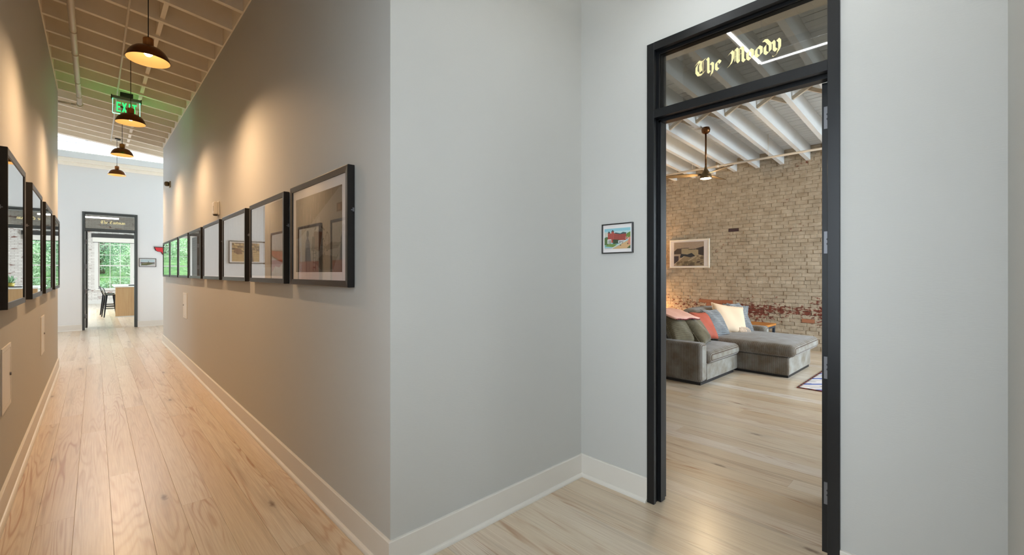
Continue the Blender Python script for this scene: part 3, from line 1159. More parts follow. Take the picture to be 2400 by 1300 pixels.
PEND = [(0.325, 4.76, 3.27), (0.325, 7.24, 3.355), (0.33, 9.74, 3.44), (0.335, 12.28, 3.52)]
PL = ['dome pendant hanging nearest in the corridor, largest of the four', 'dome pendant hanging in front of the green exit sign', 'dome pendant seen against the bright clerestory glass', 'smallest dome pendant hanging before the pale end wall']
for (x, y, z), lb in zip(PEND, PL):
    pendant(lb, x, y, z)
    spot('pendant_light', (x, y, z + 0.016), 100, (1.0, 0.65, 0.37), 160, 1.0, 0.016)

# ceiling conduit, pipe and fittings in the corridor
cd = thing('conduit', 'thin painted conduit running along the corridor joists to the pendants', 'pipe', (0.25, 2.2, 0))
m = MB()
pts = [(0.0, y - 2.2, zc(0.25, y) - 0.012) for y in (2.2, 12.6)]
m.tube(pts, 0.011, 10)
m.obj('tube', M['pipe'], cd)
for y in (4.76, 7.24, 9.74, 12.28):
    MB().lathe([(0, 0), (0.05, 0), (0.05, 0.03), (0, 0.03)], 16, (0.05, y - 2.2, zc(0.3, y) - 0.03)).obj('junction_box', M['pipe'], cd)
pp = thing('sprinkler_pipe', 'thick cream painted pipe hung under the corridor joists on the left', 'pipe', (-0.172, 2.4, 0))
m = MB()
zz = lambda y: 4.14 + 0.0035 * (y - 6)
m.tube([(0, 0, zz(2.4)), (0, 7.45, zz(9.85))], 0.029, 16)
m.obj('tube', M['pipe'], pp)
for y in (5.62, 5.9, 9.75):
    MB().cyl((0, y - 2.4 - 0.03, zz(y)), (0, y - 2.4 + 0.03, zz(y)), 0.041, n=16).obj('coupling', M['pipe'], pp)
for y in (7.5, 8.6, 9.3, 6.8):
    m = MB()
    m.cyl((0, y - 2.4 - 0.006, zz(y)), (0, y - 2.4 + 0.006, zz(y)), 0.034, n=16)
    m.cyl((0, y - 2.4, zz(y)), (0, y - 2.4, zc(-0.172, y)), 0.005, n=8)
    m.obj('hanger', M['pipe'], pp)
m = MB()
m.tube([(0, 7.45, zz(9.85)), (0, 7.50, zz(9.9) + 0.02), (-0.10, 7.52, zz(9.9) + 0.03), (-0.246, 7.52, zz(9.9) + 0.03)], 0.020, 12)
m.obj('elbow', M['pipe'], pp)

# junction camera on the ceiling
sd = thing('ceiling_sensor', 'small brass box fixed on a joist behind the nearest pendant cord', 'sensor', (0.40, 5.02, zc(0.4, 5.02) - 0.07))
MB().box(-0.03, 0.03, -0.03, 0.03, 0.0, 0.075).obj('housing', simple('sensor_brass', srgb(150, 120, 80), 0.5), sd, 0.004)
MB().cyl((0.0, -0.03, 0.03), (0.0, -0.045, 0.025), 0.016, n=14).obj('lens', M['dark_plastic'], sd)

# ------------------------------------------------------------------ exit sign
ex = thing('exit_sign', 'green lit EXIT sign of clear acrylic under the corridor joists', 'sign', (0.352, 8.92, 3.90))
MB().box(-0.155, 0.155, -0.006, 0.006, 0.0, 0.215).obj('acrylic_plate', M['acrylic'], ex)
m = MB()
for a, b, c, d in ((-0.157, -0.155, 0.0, 0.215), (0.155, 0.157, 0.0, 0.215), (-0.157, 0.157, -0.002, 0.0)):
    m.box(a, b, -0.006, 0.006, c, d)
m.obj('lit_edge', M['exit_edge'], ex)
lets = MB()
s = 0.032
u = 0.145
for k, ch in enumerate('EXIT'):
    x = -0.115 + k * 0.066
    z0 = 0.03
    if ch == 'E':
        rs = [(0, 0, 0.016, u), (0.016, 0, 0.05, 0.022), (0.016, u / 2 - 0.011, 0.044, u / 2 + 0.011), (0.016, u - 0.022, 0.05, u)]
    elif ch == 'I':
        rs = [(0.014, 0, 0.032, u)]
        x -= 0.004
    elif ch == 'T':
        x -= 0.018
        rs = [(0.018, 0, 0.035, u), (0, u - 0.022, 0.054, u)]
    else:
        rs = []
        x -= 0.004
        for p in ([(0, 0), (0.018, 0), (0.056, u), (0.038, u)], [(0.038, 0), (0.056, 0), (0.018, u), (0, u)]):
            lets.prism([(x + a, z0 + b) for a, b in p], -0.0085, -0.0065)
    for a, b, c, d in rs:
        lets.box(x + a, x + c, -0.0085, -0.0065, z0 + b, z0 + d)
lets.obj('lettering', M['exit_green'], ex)['label'] = 'glowing green letters EXIT'
m = MB().box(-0.165, 0.165, -0.028, 0.028, 0.215, 0.262)
m.obj('housing', M['steel'], ex, 0.006)
for s_ in (-1, 1):
    MB().box(s_ * 0.170 - 0.006, s_ * 0.170 + 0.006, -0.032, 0.032, 0.20, 0.268).obj('end_cap', M['dark_plastic'], ex, 0.002)
MB().box(-0.075, 0.075, -0.05, 0.05, 0.262, zc(0.352, 8.92) - 3.90 + 0.002).obj('mount', M['dark_plastic'], ex, 0.004)


# ------------------------------------------------------------------ framed pictures
class Cv:
    def __init__(s, nx, nz, bg):
        s.nx, s.nz = nx, nz
        s.a = np.ones((nz, nx, 3)) * (np.array(bg) / 255.0)
        s.X, s.Z = np.meshgrid(np.linspace(0, 1, nx), np.linspace(0, 1, nz))

    def put(s, mask, c, al=1.0):
        m = (np.asarray(mask, float) * al)[..., None]
        s.a = s.a * (1 - m) + np.array(c) / 255.0 * m
        return s

    def rect(s, x0, z0, x1, z1, c, al=1.0):
        return s.put((s.X >= x0) & (s.X <= x1) & (s.Z >= z0) & (s.Z <= z1), c, al)

    def inside(s, pts):
        m = np.zeros(s.X.shape, bool)
        n = len(pts)
        for i in range(n):
            (x0, y0), (x1, y1) = pts[i], pts[(i + 1) % n]
            if y0 == y1:
                continue
            c = ((y0 > s.Z) != (y1 > s.Z)) & (s.X < (x1 - x0) * (s.Z - y0) / (y1 - y0) + x0)
            m ^= c
        return m

    def poly(s, pts, c, al=1.0):
        return s.put(s.inside(pts), c, al)

    def ell(s, cx, cz, rx, rz, c, al=1.0, ring=0.0):
        d = ((s.X - cx) / rx) ** 2 + ((s.Z - cz) / rz) ** 2
        return s.put((d < 1) & (d > ring), c, al)

    def line(s, pts, wd, c, al=1.0):
        for (x0, z0), (x1, z1) in zip(pts[:-1], pts[1:]):
            dx, dz = x1 - x0, z1 - z0
            t = np.clip(((s.X - x0) * dx + (s.Z - z0) * dz) / max(dx * dx + dz * dz, 1e-9), 0, 1)
            d = np.hypot(s.X - x0 - t * dx, (s.Z - z0 - t * dz))
            s.put(d < wd, c, al)
        return s

    def streak(s, mask, c, n, seed, lo=0.05, hi=0.2, wd=0.004, al=0.7, vertical=True):
        rg = np.random.default_rng(seed)
        for _ in range(n):
            x, z, l = rg.random(), rg.random(), rg.uniform(lo, hi)
            if vertical:
                m = (abs(s.X - x) < wd) & (abs(s.Z - z) < l / 2)
            else:
                m = (abs(s.Z - z) < wd) & (abs(s.X - x) < l / 2)
            s.put(m & mask, c, al * rg.uniform(0.4, 1))
        return s

    def grain(s, amt, seed):
        rg = np.random.default_rng(seed)
        s.a = np.clip(s.a * (1 + rg.normal(0, amt, s.X.shape)[..., None]), 0, 1)
        return s

    def patches(s, x0, z0, x1, z1, cols, n, seed, sz=0.06):
        rg = np.random.default_rng(seed)
        for _ in range(n):
            cx, cz = rg.uniform(x0, x1), rg.uniform(z0, z1)
            w_, h_ = rg.uniform(0.3, 1) * sz, rg.uniform(0.2, 0.8) * sz
            s.rect(max(x0, cx - w_), max(z0, cz - h_), min(x1, cx + w_), min(z1, cz + h_), cols[rg.integers(len(cols))], rg.uniform(0.4, 0.9))
        return s


def print_mesh(cv, w_, h_, mat=None, name='print', flat_z=False, ink=1.0):
    nx, nz = cv.nx, cv.nz
    X = (np.linspace(0, 1, nx) - 0.5) * w_
    Z = np.linspace(0, 1, nz) * h_
    XX, ZZ = np.meshgrid(X, Z)
    co = np.zeros((nz * nx, 3))
    co[:, 0] = XX.ravel()
    co[:, 1 if flat_z else 2] = ZZ.ravel()
    i = np.arange(nz * nx).reshape(nz, nx)
    q = np.stack([i[:-1, :-1], i[:-1, 1:], i[1:, 1:], i[1:, :-1]], -1).reshape(-1, 4)
    me = bpy.data.meshes.new(name)
    me.vertices.add(len(co))
    me.vertices.foreach_set('co', co.ravel())
    me.loops.add(q.size)
    me.loops.foreach_set('vertex_index', q.ravel().astype(np.int32))
    me.polygons.add(len(q))
    me.polygons.foreach_set('loop_start', (np.arange(len(q)) * 4).astype(np.int32))
    me.update()
    at = me.color_attributes.new('ink', 'FLOAT_COLOR', 'POINT')
    a = cv.a
    a = a * ink
    lin = np.where(a <= 0.04045, a / 12.92, ((a + 0.055) / 1.055) ** 2.4)
    col = np.ones((nz * nx, 4))
    col[:, :3] = lin.reshape(-1, 3)
    at.data.foreach_set('color', col.ravel().astype(np.float32))
    me.materials.append(mat or M['print'])
    return me


def picture(name, label, loc, rz, W, H, cv, fw=0.038, depth=0.04, border=(0.06, 0.06, 0.06, 0.06), group=None, fmat=None, hooks=True, cat='picture', gap=0.004, ink=1.0):
    """local frame: x right, z up, viewer at -y; loc = middle of the lower edge on the wall face"""
    t = thing(name, label, cat, loc, rz, group)
    fmat = fmat or M['frame']
    m = MB()
    hw = W / 2
    y0, y1 = -depth - gap, -gap
    o_ = [(-hw, 0), (hw, 0), (hw, H), (-hw, H)]
    i_ = [(-hw + fw, fw), (hw - fw, fw), (hw - fw, H - fw), (-hw + fw, H - fw)]
    vs = [(x, y0 + 0.002, z) for x, z in o_] + [(x, y0, z) for x, z in [(-hw + 0.004, 0.004), (hw - 0.004, 0.004), (hw - 0.004, H - 0.004), (-hw + 0.004, H - 0.004)]] \
        + [(x, y0 + 0.003, z) for x, z in i_] + [(x, y0 + 0.012, z) for x, z in i_] + [(x, y1, z) for x, z in o_]
    fs = []
    for k in range(4):
        j = (k + 1) % 4
        fs += [(k, j, 4 + j, 4 + k), (4 + k, 4 + j, 8 + j, 8 + k), (8 + k, 8 + j, 12 + j, 12 + k), (k, 16 + k, 16 + j, j)]
    fs.append((16, 17, 18, 19))
    m.add(vs, fs)
    m.obj('frame', fmat, t, weld=True)
    yb = y0 + 0.0115
    MB().box(-hw + fw - 0.004, hw - fw + 0.004, yb - 0.0002, yb + 0.004, fw - 0.004, H - fw + 0.004).obj('mat_board', M['mat'], t)
    l, r, b, tp = border
    pw, ph = W - 2 * fw - l - r, H - 2 * fw - b - tp
    p = bpy.data.objects.new('print', print_mesh(cv, pw, ph, ink=ink))
    C.objects.link(p)
    p.parent = t
    p.location = (-hw + fw + l + pw / 2, yb - 0.0012, fw + b)
    MB().add([(-hw + fw, yb - 0.004, fw), (hw - fw, yb - 0.004, fw), (hw - fw, yb - 0.004, H - fw), (-hw + fw, yb - 0.004, H - fw)], [(0, 1, 2, 3)]).obj('glass', M['glass_frame'], t)
    if hooks:
        for s in (-1, 1):
            h = MB().box(hw * s - 0.001 * s, hw * s + 0.008 * s, y1 - 0.012, y1 - 0.004, H * 0.62, H * 0.62 + 0.022)
            h.box(hw * s - 0.001 * s, hw * s + 0.004 * s, y1 - 0.02, y1, H * 0.62 + 0.006, H * 0.62 + 0.012)
            h.obj('hanger', M['steel'], t)
    return t


def art_sketch():
    c = Cv(150, 110, (160, 156, 148))
    top = (c.Z > 0.98 - 0.62 * (1 - c.X)) | ((c.Z > 0.62 + 0.2 * c.X) & (c.X < 0.8))
    dg = c.Z > 0.46 + 0.52 * np.clip((c.X - 0.1) / 0.85, 0, 1)
    c.put(dg, (112, 92, 74))
    c.streak(dg, (196, 184, 170), 150, 3, 0.05, 0.25, 0.003, 0.8)
    c.streak(dg, (80, 64, 52), 60, 4, 0.05, 0.2, 0.003, 0.7)
    c.rect(0.90, 0.70, 1.0, 0.80, (90, 55, 42))
    c.rect(0.92, 0.72, 0.97, 0.78, (140, 96, 78))
    c.poly([(0.45, 0.12), (0.62, 0.22), (0.9, 0.18), (0.97, 0.26), (0.88, 0.12), (0.84, 0.03), (0.6, 0.02)], (118, 110, 98))
    c.poly([(0.66, 0.30), (0.80, 0.36), (0.98, 0.34), (0.92, 0.28), (0.74, 0.27)], (112, 104, 92))
    for x in (0.42, 0.47):
        c.line([(x, 0.02), (x + 0.01, 0.30)], 0.006, (26, 22, 20))
    for z in (0.06, 0.12, 0.18, 0.24):
        c.line([(0.42, z), (0.48, z)], 0.005, (26, 22, 20))
    c.poly([(0.40, 0.30), (0.44, 0.52), (0.62, 0.50), (0.56, 0.26)], (110, 56, 34))
    c.poly([(0.38, 0.28), (0.40, 0.46), (0.46, 0.44), (0.45, 0.26)], (32, 26, 24))
    c.line([(0.46, 0.54), (0.52, 0.60), (0.62, 0.55), (0.66, 0.52)], 0.010, (60, 44, 34))
    c.poly([(0.48, 0.52), (0.50, 0.66), (0.56, 0.70), (0.60, 0.54)], (186, 180, 172))
    for cx in (0.64, 0.72):
        c.ell(cx, 0.30 + (cx - 0.64) * 0.9, 0.035, 0.12, (34, 30, 28), 1, 0.72)
    for k in range(7):
        c.line([(0.48 + 0.03 * k, 0.32 + 0.02 * (k % 3)), (0.52 + 0.028 * k, 0.10 + 0.05 * (k % 2))], 0.0035, (40, 34, 30))
    return c.grain(0.03, 1)


def art_wash(seed, split, left=(188, 198, 206), right=(150, 132, 114), low=(206, 202, 198)):
    c = Cv(110, 80, left)
    a = np.ones(c.X.shape, bool)
    c.streak(c.X < split, (214, 220, 224), 60, seed, 0.2, 0.6, 0.008, 0.5)
    c.streak(c.X < split, (160, 172, 184), 30, seed + 1, 0.1, 0.5, 0.008, 0.5)
    c.put((c.X > split) & (c.Z > 0.12), right)
    c.streak(c.X > split, (178, 160, 142), 60, seed + 2, 0.2, 0.6, 0.006, 0.5)
    c.streak(c.X > split, (112, 94, 80), 30, seed + 3, 0.1, 0.4, 0.005, 0.5)
    c.rect(0, 0, 1, 0.16, low, 0.6)
    return c.grain(0.02, seed)


def art_text(seed):
    c = Cv(110, 80, (206, 206, 204))
    rg = np.random.default_rng(seed)
    for k in range(7):
        z = 0.93 - 0.055 * k
        x = 0.08
        while x < rg.uniform(0.5, 0.85):
            l = rg.uniform(0.03, 0.09)
            c.rect(x, z - 0.012, x + l, z + 0.012, (84, 82, 82), 0.8)
            x += l + 0.02
    for k in range(26):
        x, z = rg.uniform(0.15, 0.85), rg.uniform(0.12, 0.42)
        c.line([(x, z), (x + rg.uniform(-0.1, 0.1), z + rg.uniform(-0.12, 0.12))], 0.007, (70, 72, 84), 0.8)
    return c.grain(0.02, seed)


def art_figure():
    c = Cv(100, 110, (206, 212, 214))
    c.rect(0, 0, 1, 0.40, (196, 118, 92))
    c.poly([(0.1, 0.40), (0.4, 0.10), (0.75, 0.0), (0.0, 0.0)], (176, 92, 70))
    c.poly([(0.38, 0.40), (0.44, 0.74), (0.56, 0.86), (0.66, 0.74), (0.70, 0.40)], (92, 112, 140))
    c.ell(0.55, 0.90, 0.06, 0.06, (70, 74, 84))
    for x in (0.48, 0.60):
        c.line([(x, 0.40), (x - 0.02, 0.06)], 0.02, (150, 34, 30))
    c.streak(c.Z > 0.4, (170, 180, 186), 40, 5, 0.05, 0.3, 0.008, 0.6)
    return c.grain(0.02, 5)


def art_red_white():
    c = Cv(100, 110, (214, 212, 206))
    c.streak(c.Z > 0.5, (176, 176, 176), 40, 6, 0.1, 0.4, 0.02, 0.35)
    c.poly([(0.0, 0.46), (1.0, 0.46), (1.0, 0.20), (0.75, 0.34), (0.5, 0.30), (0.25, 0.40), (0.0, 0.37)], (176, 62, 58))
    c.rect(0, 0, 1, 0.18, (206, 198, 190))
    return c.grain(0.02, 6)


def art_sepia():
    c = Cv(150, 110, (206, 170, 112))
    for k in range(9):
        z = 0.06 + 0.055 * k
        c.line([(0, z), (1, z + 0.01)], 0.010, (128, 92, 46), 0.7)
    c.patches(0, 0.5, 1, 1, [(98, 66, 34), (150, 112, 60), (222, 192, 140), (70, 46, 26)], 120, 8, 0.1)
    c.poly([(0.22, 0.0), (0.26, 0.66), (0.52, 0.66), (0.54, 0.0)], (66, 44, 28))
    c.poly([(0.33, 0.05), (0.34, 0.60), (0.44, 0.60), (0.45, 0.05)], (176, 150, 120))
    c.poly([(0.62, 0.4), (0.70, 0.7), (0.88, 0.72), (0.94, 0.5), (0.8, 0.38)], (112, 66, 34))
    return c.grain(0.06, 8)


def art_postcard():
    """tinted view: red brick building with two turrets on a hill street"""
    c = Cv(230, 184, (138, 190, 200))
    c.rect(0, 0.62, 1, 0.86, (186, 206, 204), 0.8)
    c.poly([(0.0, 0.60), (0.0, 0.80), (0.25, 0.82), (0.3, 0.6)], (206, 196, 178), 0.8)
    c.poly([(0.80, 0.60), (0.88, 0.74), (1.0, 0.80), (1.0, 0.5), (0.80, 0.5)], (104, 130, 60))
    c.poly([(0.0, 0.55), (0.08, 0.60), (0.16, 0.58), (0.16, 0.2), (0.0, 0.2)], (78, 104, 54))
    c.poly([(0.14, 0.30), (0.14, 0.74), (0.36, 0.78), (0.60, 0.70), (0.84, 0.72), (0.84, 0.42), (0.6, 0.30)], (160, 70, 58))
    for x0, x1, zt in ((0.135, 0.225, 0.78), (0.275, 0.375, 0.84)):
        c.rect(x0, 0.30, x1, zt, (172, 74, 62))
        c.poly([(x0 - 0.015, zt), ((x0 + x1) / 2, zt + 0.10), (x1 + 0.015, zt)], (62, 72, 66))
    c.poly([(0.38, 0.76), (0.44, 0.80), (0.62, 0.74), (0.72, 0.80), (0.84, 0.77), (0.85, 0.72), (0.6, 0.69)], (66, 84, 84))
    for k in range(9):
        for r in range(3):
            c.rect(0.40 + 0.05 * k, 0.46 + 0.08 * r, 0.415 + 0.05 * k, 0.50 + 0.08 * r, (92, 40, 38))
    for k in range(2):
        for r in range(4):
            c.rect(0.17 + 0.145 * k, 0.42 + 0.08 * r, 0.19 + 0.145 * k, 0.46 + 0.08 * r, (96, 44, 40))
    c.rect(0.12, 0.26, 0.27, 0.48, (224, 222, 214))
    for x in (0.17, 0.22):
        c.rect(x, 0.26, x + 0.025, 0.44, (50, 48, 50))
    c.poly([(0.34, 0.24), (0.34, 0.46), (0.54, 0.44), (0.72, 0.36), (0.72, 0.26)], (52, 74, 44))
    c.poly([(0.54, 0.27), (0.54, 0.40), (0.76, 0.41), (0.76, 0.31)], (222, 224, 222))
    for k in range(4):
        c.rect(0.565 + 0.05 * k, 0.29 + 0.005 * k, 0.595 + 0.05 * k, 0.37 + 0.005 * k, (64, 66, 72))
    c.poly([(0.0, 0.14), (0.20, 0.26), (0.50, 0.22), (0.36, 0.08)], (112, 140, 64))
    c.poly([(0.30, 0.0), (0.92, 0.40), (1.0, 0.40), (1.0, 0.0)], (204, 166, 118))
    c.poly([(0.30, 0.0), (0.34, 0.05), (0.86, 0.40), (0.82, 0.40), (0.26, 0.03)], (226, 214, 190))
    c.poly([(0.86, 0.02), (1.0, 0.16), (1.0, 0.0)], (70, 92, 50))
    c.poly([(0.90, 0.22), (0.92, 0.52), (1.0, 0.56), (1.0, 0.18)], (206, 130, 106))
    c.patches(0.8, 0.44, 0.95, 0.58, [(206, 130, 120), (160, 90, 90), (226, 206, 180)], 26, 4, 0.03)
    c.rect(0.60, 0.15, 0.65, 0.19, (60, 66, 48))
    c.rect(0.88, 0.20, 0.92, 0.26, (90, 60, 48))
    c.rect(0.0, 0.0, 0.3, 0.06, (196, 190, 186))
    return c.grain(0.018, 9)


def art_old_photo():
    c = Cv(170, 136, (172, 152, 130))
    c.poly([(0, 0.62), (0.12, 0.74), (0.26, 0.74), (0.26, 0.5), (0, 0.5)], (70, 50, 30))
    c.poly([(0.75, 0.5), (0.75, 0.72), (1.0, 0.80), (1.0, 0.4)], (54, 38, 28))
    c.poly([(0.26, 0.40), (0.26, 0.72), (0.34, 0.74), (0.40, 0.72), (0.48, 0.74), (0.82, 0.66), (0.82, 0.40)], (168, 152, 118))
    c.line([(0.50, 0.68), (0.82, 0.70)], 0.012, (48, 34, 28))
    c.line([(0.26, 0.74), (0.50, 0.74)], 0.010, (58, 42, 34))
    c.poly([(0.2, 0.35), (0.24, 0.52), (0.32, 0.50), (0.46, 0.48), (0.60, 0.54), (0.72, 0.42), (0.55, 0.34)], (40, 36, 38))
    c.rect(0.0, 0.10, 0.16, 0.42, (58, 34, 32))
    c.poly([(0.05, 0.08), (0.36, 0.42), (0.60, 0.34), (0.80, 0.44), (1.0, 0.42), (1.0, 0.0), (0.2, 0.0)], (148, 130, 96))
    c.line([(0.50, 0.22), (0.82, 0.44)], 0.010, (206, 192, 166))
    c.line([(0.02, 0.08), (0.34, 0.40)], 0.010, (200, 184, 158))
    c.patches(0.76, 0.05, 1.0, 0.45, [(84, 66, 48), (180, 164, 130), (120, 100, 74)], 50, 3, 0.05)
    c.patches(0.1, 0.0, 0.7, 0.2, [(110, 94, 60), (166, 150, 112), (92, 76, 50)], 40, 4, 0.08)
    return c.grain(0.07, 3)


def art_field():
    c = Cv(80, 50, (182, 200, 204))
    c.rect(0, 0.30, 1, 0.55, (108, 96, 94))
    c.poly([(0.5, 0.55), (0.56, 0.80), (0.60, 0.55)], (120, 134, 140))
    c.poly([(0.0, 0.10), (0.1, 0.34), (0.55, 0.50), (0.98, 0.32), (0.6, 0.14), (0.4, 0.04), (0.04, 0.06)], (92, 92, 48))
    c.poly([(0.05, 0.26), (0.42, 0.36), (0.52, 0.42), (0.2, 0.36)], (170, 168, 128))
    c.poly([(0.5, 0.05), (1.0, 0.28), (1.0, 0.0), (0.5, 0.0)], (198, 192, 186))
    return c.grain(0.05, 2)


FRX = XR
yfr = [(2.431, 3.436), (3.584, 4.600), (4.764, 5.795), (5.957, 7.000), (7.163, 8.190), (8.310, 9.380), (9.490, 10.55), (10.63, 11.68)]
arts = [art_sketch(), art_wash(11, 0.42), art_wash(21, 0.98, (196, 204, 208)), art_wash(31, 2.0, (206, 210, 208)), art_text(41), art_text(51), art_wash(61, 2.0, (190, 200, 192)), art_wash(71, 2.0, (186, 198, 188))]  # last two washes tinted green to stand for the window's reflection
labs = ['black framed brown and grey sketch of figures, the frame nearest the wall corner',
        'black framed print of pale blue beside taupe streaks, second from the wall corner',
        'black framed pale blue-grey wash print, third from the wall corner',
        'black framed plain whitish sheet, fourth from the wall corner',
        'black framed page of lettering and scribbles, fifth from the wall corner',
        'black framed page of lettering, sixth from the wall corner on the right wall',
        'black framed print, last but one along the right wall, reflecting a window',
        'black framed print at the far end of the right wall, overlapping the red wing']
for (a, b), cv, lb, k in zip(yfr, arts, labs, range(8)):
    bd = (0.062, 0.062, 0.05, 0.06) if k == 0 else (0.0, 0.022, 0.02, 0.012) if k == 1 else (0.012, 0.012, 0.012, 0.012)
    picture('framed_print', lb, (FRX, (a + b) / 2, 1.414), R(-90), b - a, 0.696, cv, border=bd, group='black framed prints on the right corridor wall', ink=(0.66, 0.82, 0.84, 0.84, 0.72, 0.72, 0.7, 0.7)[k])
# left wall
yfl = [(3.98, 4.92), (5.42, 6.38), (6.80, 7.78), (8.32, 9.34)]
artl = [art_wash(81, 2.0, (196, 200, 200)), art_figure(), art_figure(), art_red_white()]
labl = ['black framed picture nearest the camera on the left wall, cut by the photo edge', 'second black framed picture on the left wall, above the nearest access panel',
        'third black framed picture along the left wall, above the small panel', 'last black framed picture on the left wall beside the pale end wall']
for (a, b), cv, lb in zip(yfl, artl, labl):
    picture('framed_print', lb, (XL, (a + b) / 2, 1.275), R(90), b - a, 0.975, cv, fw=0.04, border=(0.01, 0.01, 0.01, 0.01), group='black framed prints on the left corridor wall')
# end wall pictures
picture('framed_print', 'black framed sepia photograph on the end wall left of the far door', (-1.43, YE, 1.78), 0.0, 1.03, 0.70, art_sepia(), fw=0.025, border=(0.16, 0.06, 0.03, 0.03), hooks=False)
picture('small_picture', 'little grey framed landscape beside the far door', (1.07, YE, 1.655), 0.0, 0.37, 0.235, art_field(), fw=0.014, depth=0.018, border=(0.018, 0.018, 0.016, 0.012), hooks=False, fmat=simple('grey_frame', srgb(70, 70, 70), 0.5))
# postcard by the near door
picture('small_picture', 'small black framed tinted postcard of a red brick building beside the near door', (XD, 1.702, 1.632), R(-90), 0.246, 0.206, art_postcard(), fw=0.007, depth=0.018, border=(0.012, 0.012, 0.024, 0.026), hooks=False)
# lounge picture
picture('framed_photograph', 'white framed old photograph of a building on the brick wall', (XB - 0.022, 4.55, 1.605), R(-90), 0.93, 0.655, art_old_photo(), fw=0.028, depth=0.035, border=(0.075, 0.095, 0.016, 0.03), hooks=False, fmat=M['frame_white'])


# ------------------------------------------------------------------ red wing sign on the end wall
ws = thing('red_wing_sign', 'red wing shaped wall sign with dark outline beyond the last frame', 'sign', (1.62, YE, 1.85))
wing = [(-0.42, 0.37), (0.62, 0.34), (0.62, -0.02), (0.2, -0.04), (0.0, 0.0), (-0.10, 0.06), (-0.20, 0.125), (-0.242, 0.17), (-0.265, 0.228), (-0.338, 0.234), (-0.385, 0.265)]
cx_, cz_ = 0.10, 0.24
MB().prism(wing, -0.028, -0.002).obj('outline', simple('sign_outline', srgb(52, 40, 38), 0.5), ws)
MB().prism([(cx_ + (x - cx_) * 0.955, cz_ + (z - cz_) * 0.84) for x, z in wing], -0.034, -0.026).obj('face', simple('sign_red', srgb(212, 48, 56), 0.45, nscale=9, namt=0.15), ws)

# ------------------------------------------------------------------ access panels, alarm, sensor
panels = [((XL, 4.325, 0.615), R(90), 'white access panel low on the left wall, nearest the camera'),
          ((XL, 7.07, 0.61), R(90), 'white access panel low on the left wall, under the third frame'),
          ((XR, 8.895, 0.755), R(-90), 'white access panel on the right wall under the frames')]
for loc, rz, lb in panels:
    t = thing('access_panel', lb, 'access panel', loc, rz, 'access panels in the corridor walls')
    W_, H_ = 0.40, 0.41
    m = MB()
    for a, b, c, d in ((-W_ / 2, W_ / 2, 0, 0.028), (-W_ / 2, W_ / 2, H_ - 0.028, H_), (-W_ / 2, -W_ / 2 + 0.028, 0.028, H_ - 0.028), (W_ / 2 - 0.028, W_ / 2, 0.028, H_ - 0.028)):
        m.box(a, b, -0.007, -0.0002, c, d)
    m.obj('frame', M['trim'], t)
    dr = MB().box(-W_ / 2 + 0.03, W_ / 2 - 0.03, -0.006, -0.0002, 0.03, H_ - 0.03).obj('door', M['trim'], t)
    sd_ = 1 if rz > 0 else -1
    MB().cyl((sd_ * 0.145, -0.006, H_ / 2), (sd_ * 0.145, -0.014, H_ / 2), 0.011, n=14).obj('latch', M['steel'], dr)

al = thing('fire_alarm', 'white slotted alarm box on the right wall above the frames', 'alarm', (XR, 6.255, 2.185), R(-90))
MB().box(-0.07, 0.07, -0.012, -0.0003, 0.0, 0.16).obj('back_plate', M['white_plastic'], al, 0.003)
rbox(-0.06, 0.06, -0.055, -0.010, 0.005, 0.155, 0.014, n=4).obj('cover', M['white_plastic'], al, weld=True)
for k in range(4):
    MB().box(0.018, 0.034, -0.0565, -0.054, 0.045 + 0.016 * k, 0.053 + 0.016 * k).obj('slot', M['dark_plastic'], al)
MB().lathe([(0, 0), (0.018, 0.002), (0.026, 0.012), (0.026, 0.016), (0, 0.016)], 16, (0.0, -0.03, -0.010)).obj('strobe', M['dark_plastic'], al)
m_ = MB().cyl((-0.075, -0.02, 0.05), (-0.075, -0.0, 0.05), 0.012, n=12)
m_.obj('knob', M['white_plastic'], al)

sn = thing('wall_sensor', 'small brass coloured sensor high on the right wall near its far end', 'sensor', (XR, 10.85, 3.16), R(-90))
MB().box(-0.045, 0.045, -0.02, -0.0003, 0.0, 0.12).obj('back_plate', simple('sensor_tan', srgb(150, 132, 104), 0.5), sn, 0.004)
m = MB()
m.lathe([(0.0, -0.045), (0.030, -0.040), (0.042, -0.02), (0.045, 0.0), (0.042, 0.03), (0.025, 0.045), (0, 0.048)], 18, (0, -0.055, 0.062))
m.obj('head', simple('sensor_brown', srgb(96, 76, 50), 0.4, 0.4), sn)

# ------------------------------------------------------------------ LED light ring in the alcove (seen mirrored in the transom)
lr = thing('led_light_ring', 'square white LED light hanging in the alcove before the open door', 'lamp', (1.745, 0.7375, 3.30))
HX, HY = 0.555, 0.5375
for s in (-1, 1):
    MB().box(s * HX - 0.03, s * HX + 0.03, -HY - 0.03, HY + 0.03, 0.0, 0.06).obj('housing', M['white_plastic'], lr)
    MB().box(s * HX - 0.013, s * HX + 0.013, -HY, HY, -0.004, 0.0).obj('diffuser', M['led'], lr)
    MB().box(s * HX - 0.022, s * HX + 0.022, -HY, HY, 0.06, 0.064).obj('diffuser', M['led'], lr)  # unseen upward strip, added to throw light on the ceiling
    MB().box(-HX + 0.03, HX - 0.03, s * HY - 0.03, s * HY + 0.03, 0.0, 0.06).obj('housing', M['white_plastic'], lr)
    MB().box(-HX + 0.013, HX - 0.013, s * HY - 0.013, s * HY + 0.013, -0.004, 0.0).obj('diffuser', M['led'], lr)
    MB().box(-HX + 0.022, HX - 0.022, s * HY - 0.022, s * HY + 0.022, 0.06, 0.064).obj('diffuser', M['led'], lr)  # upward strips of the other two sides, added for the same ceiling light
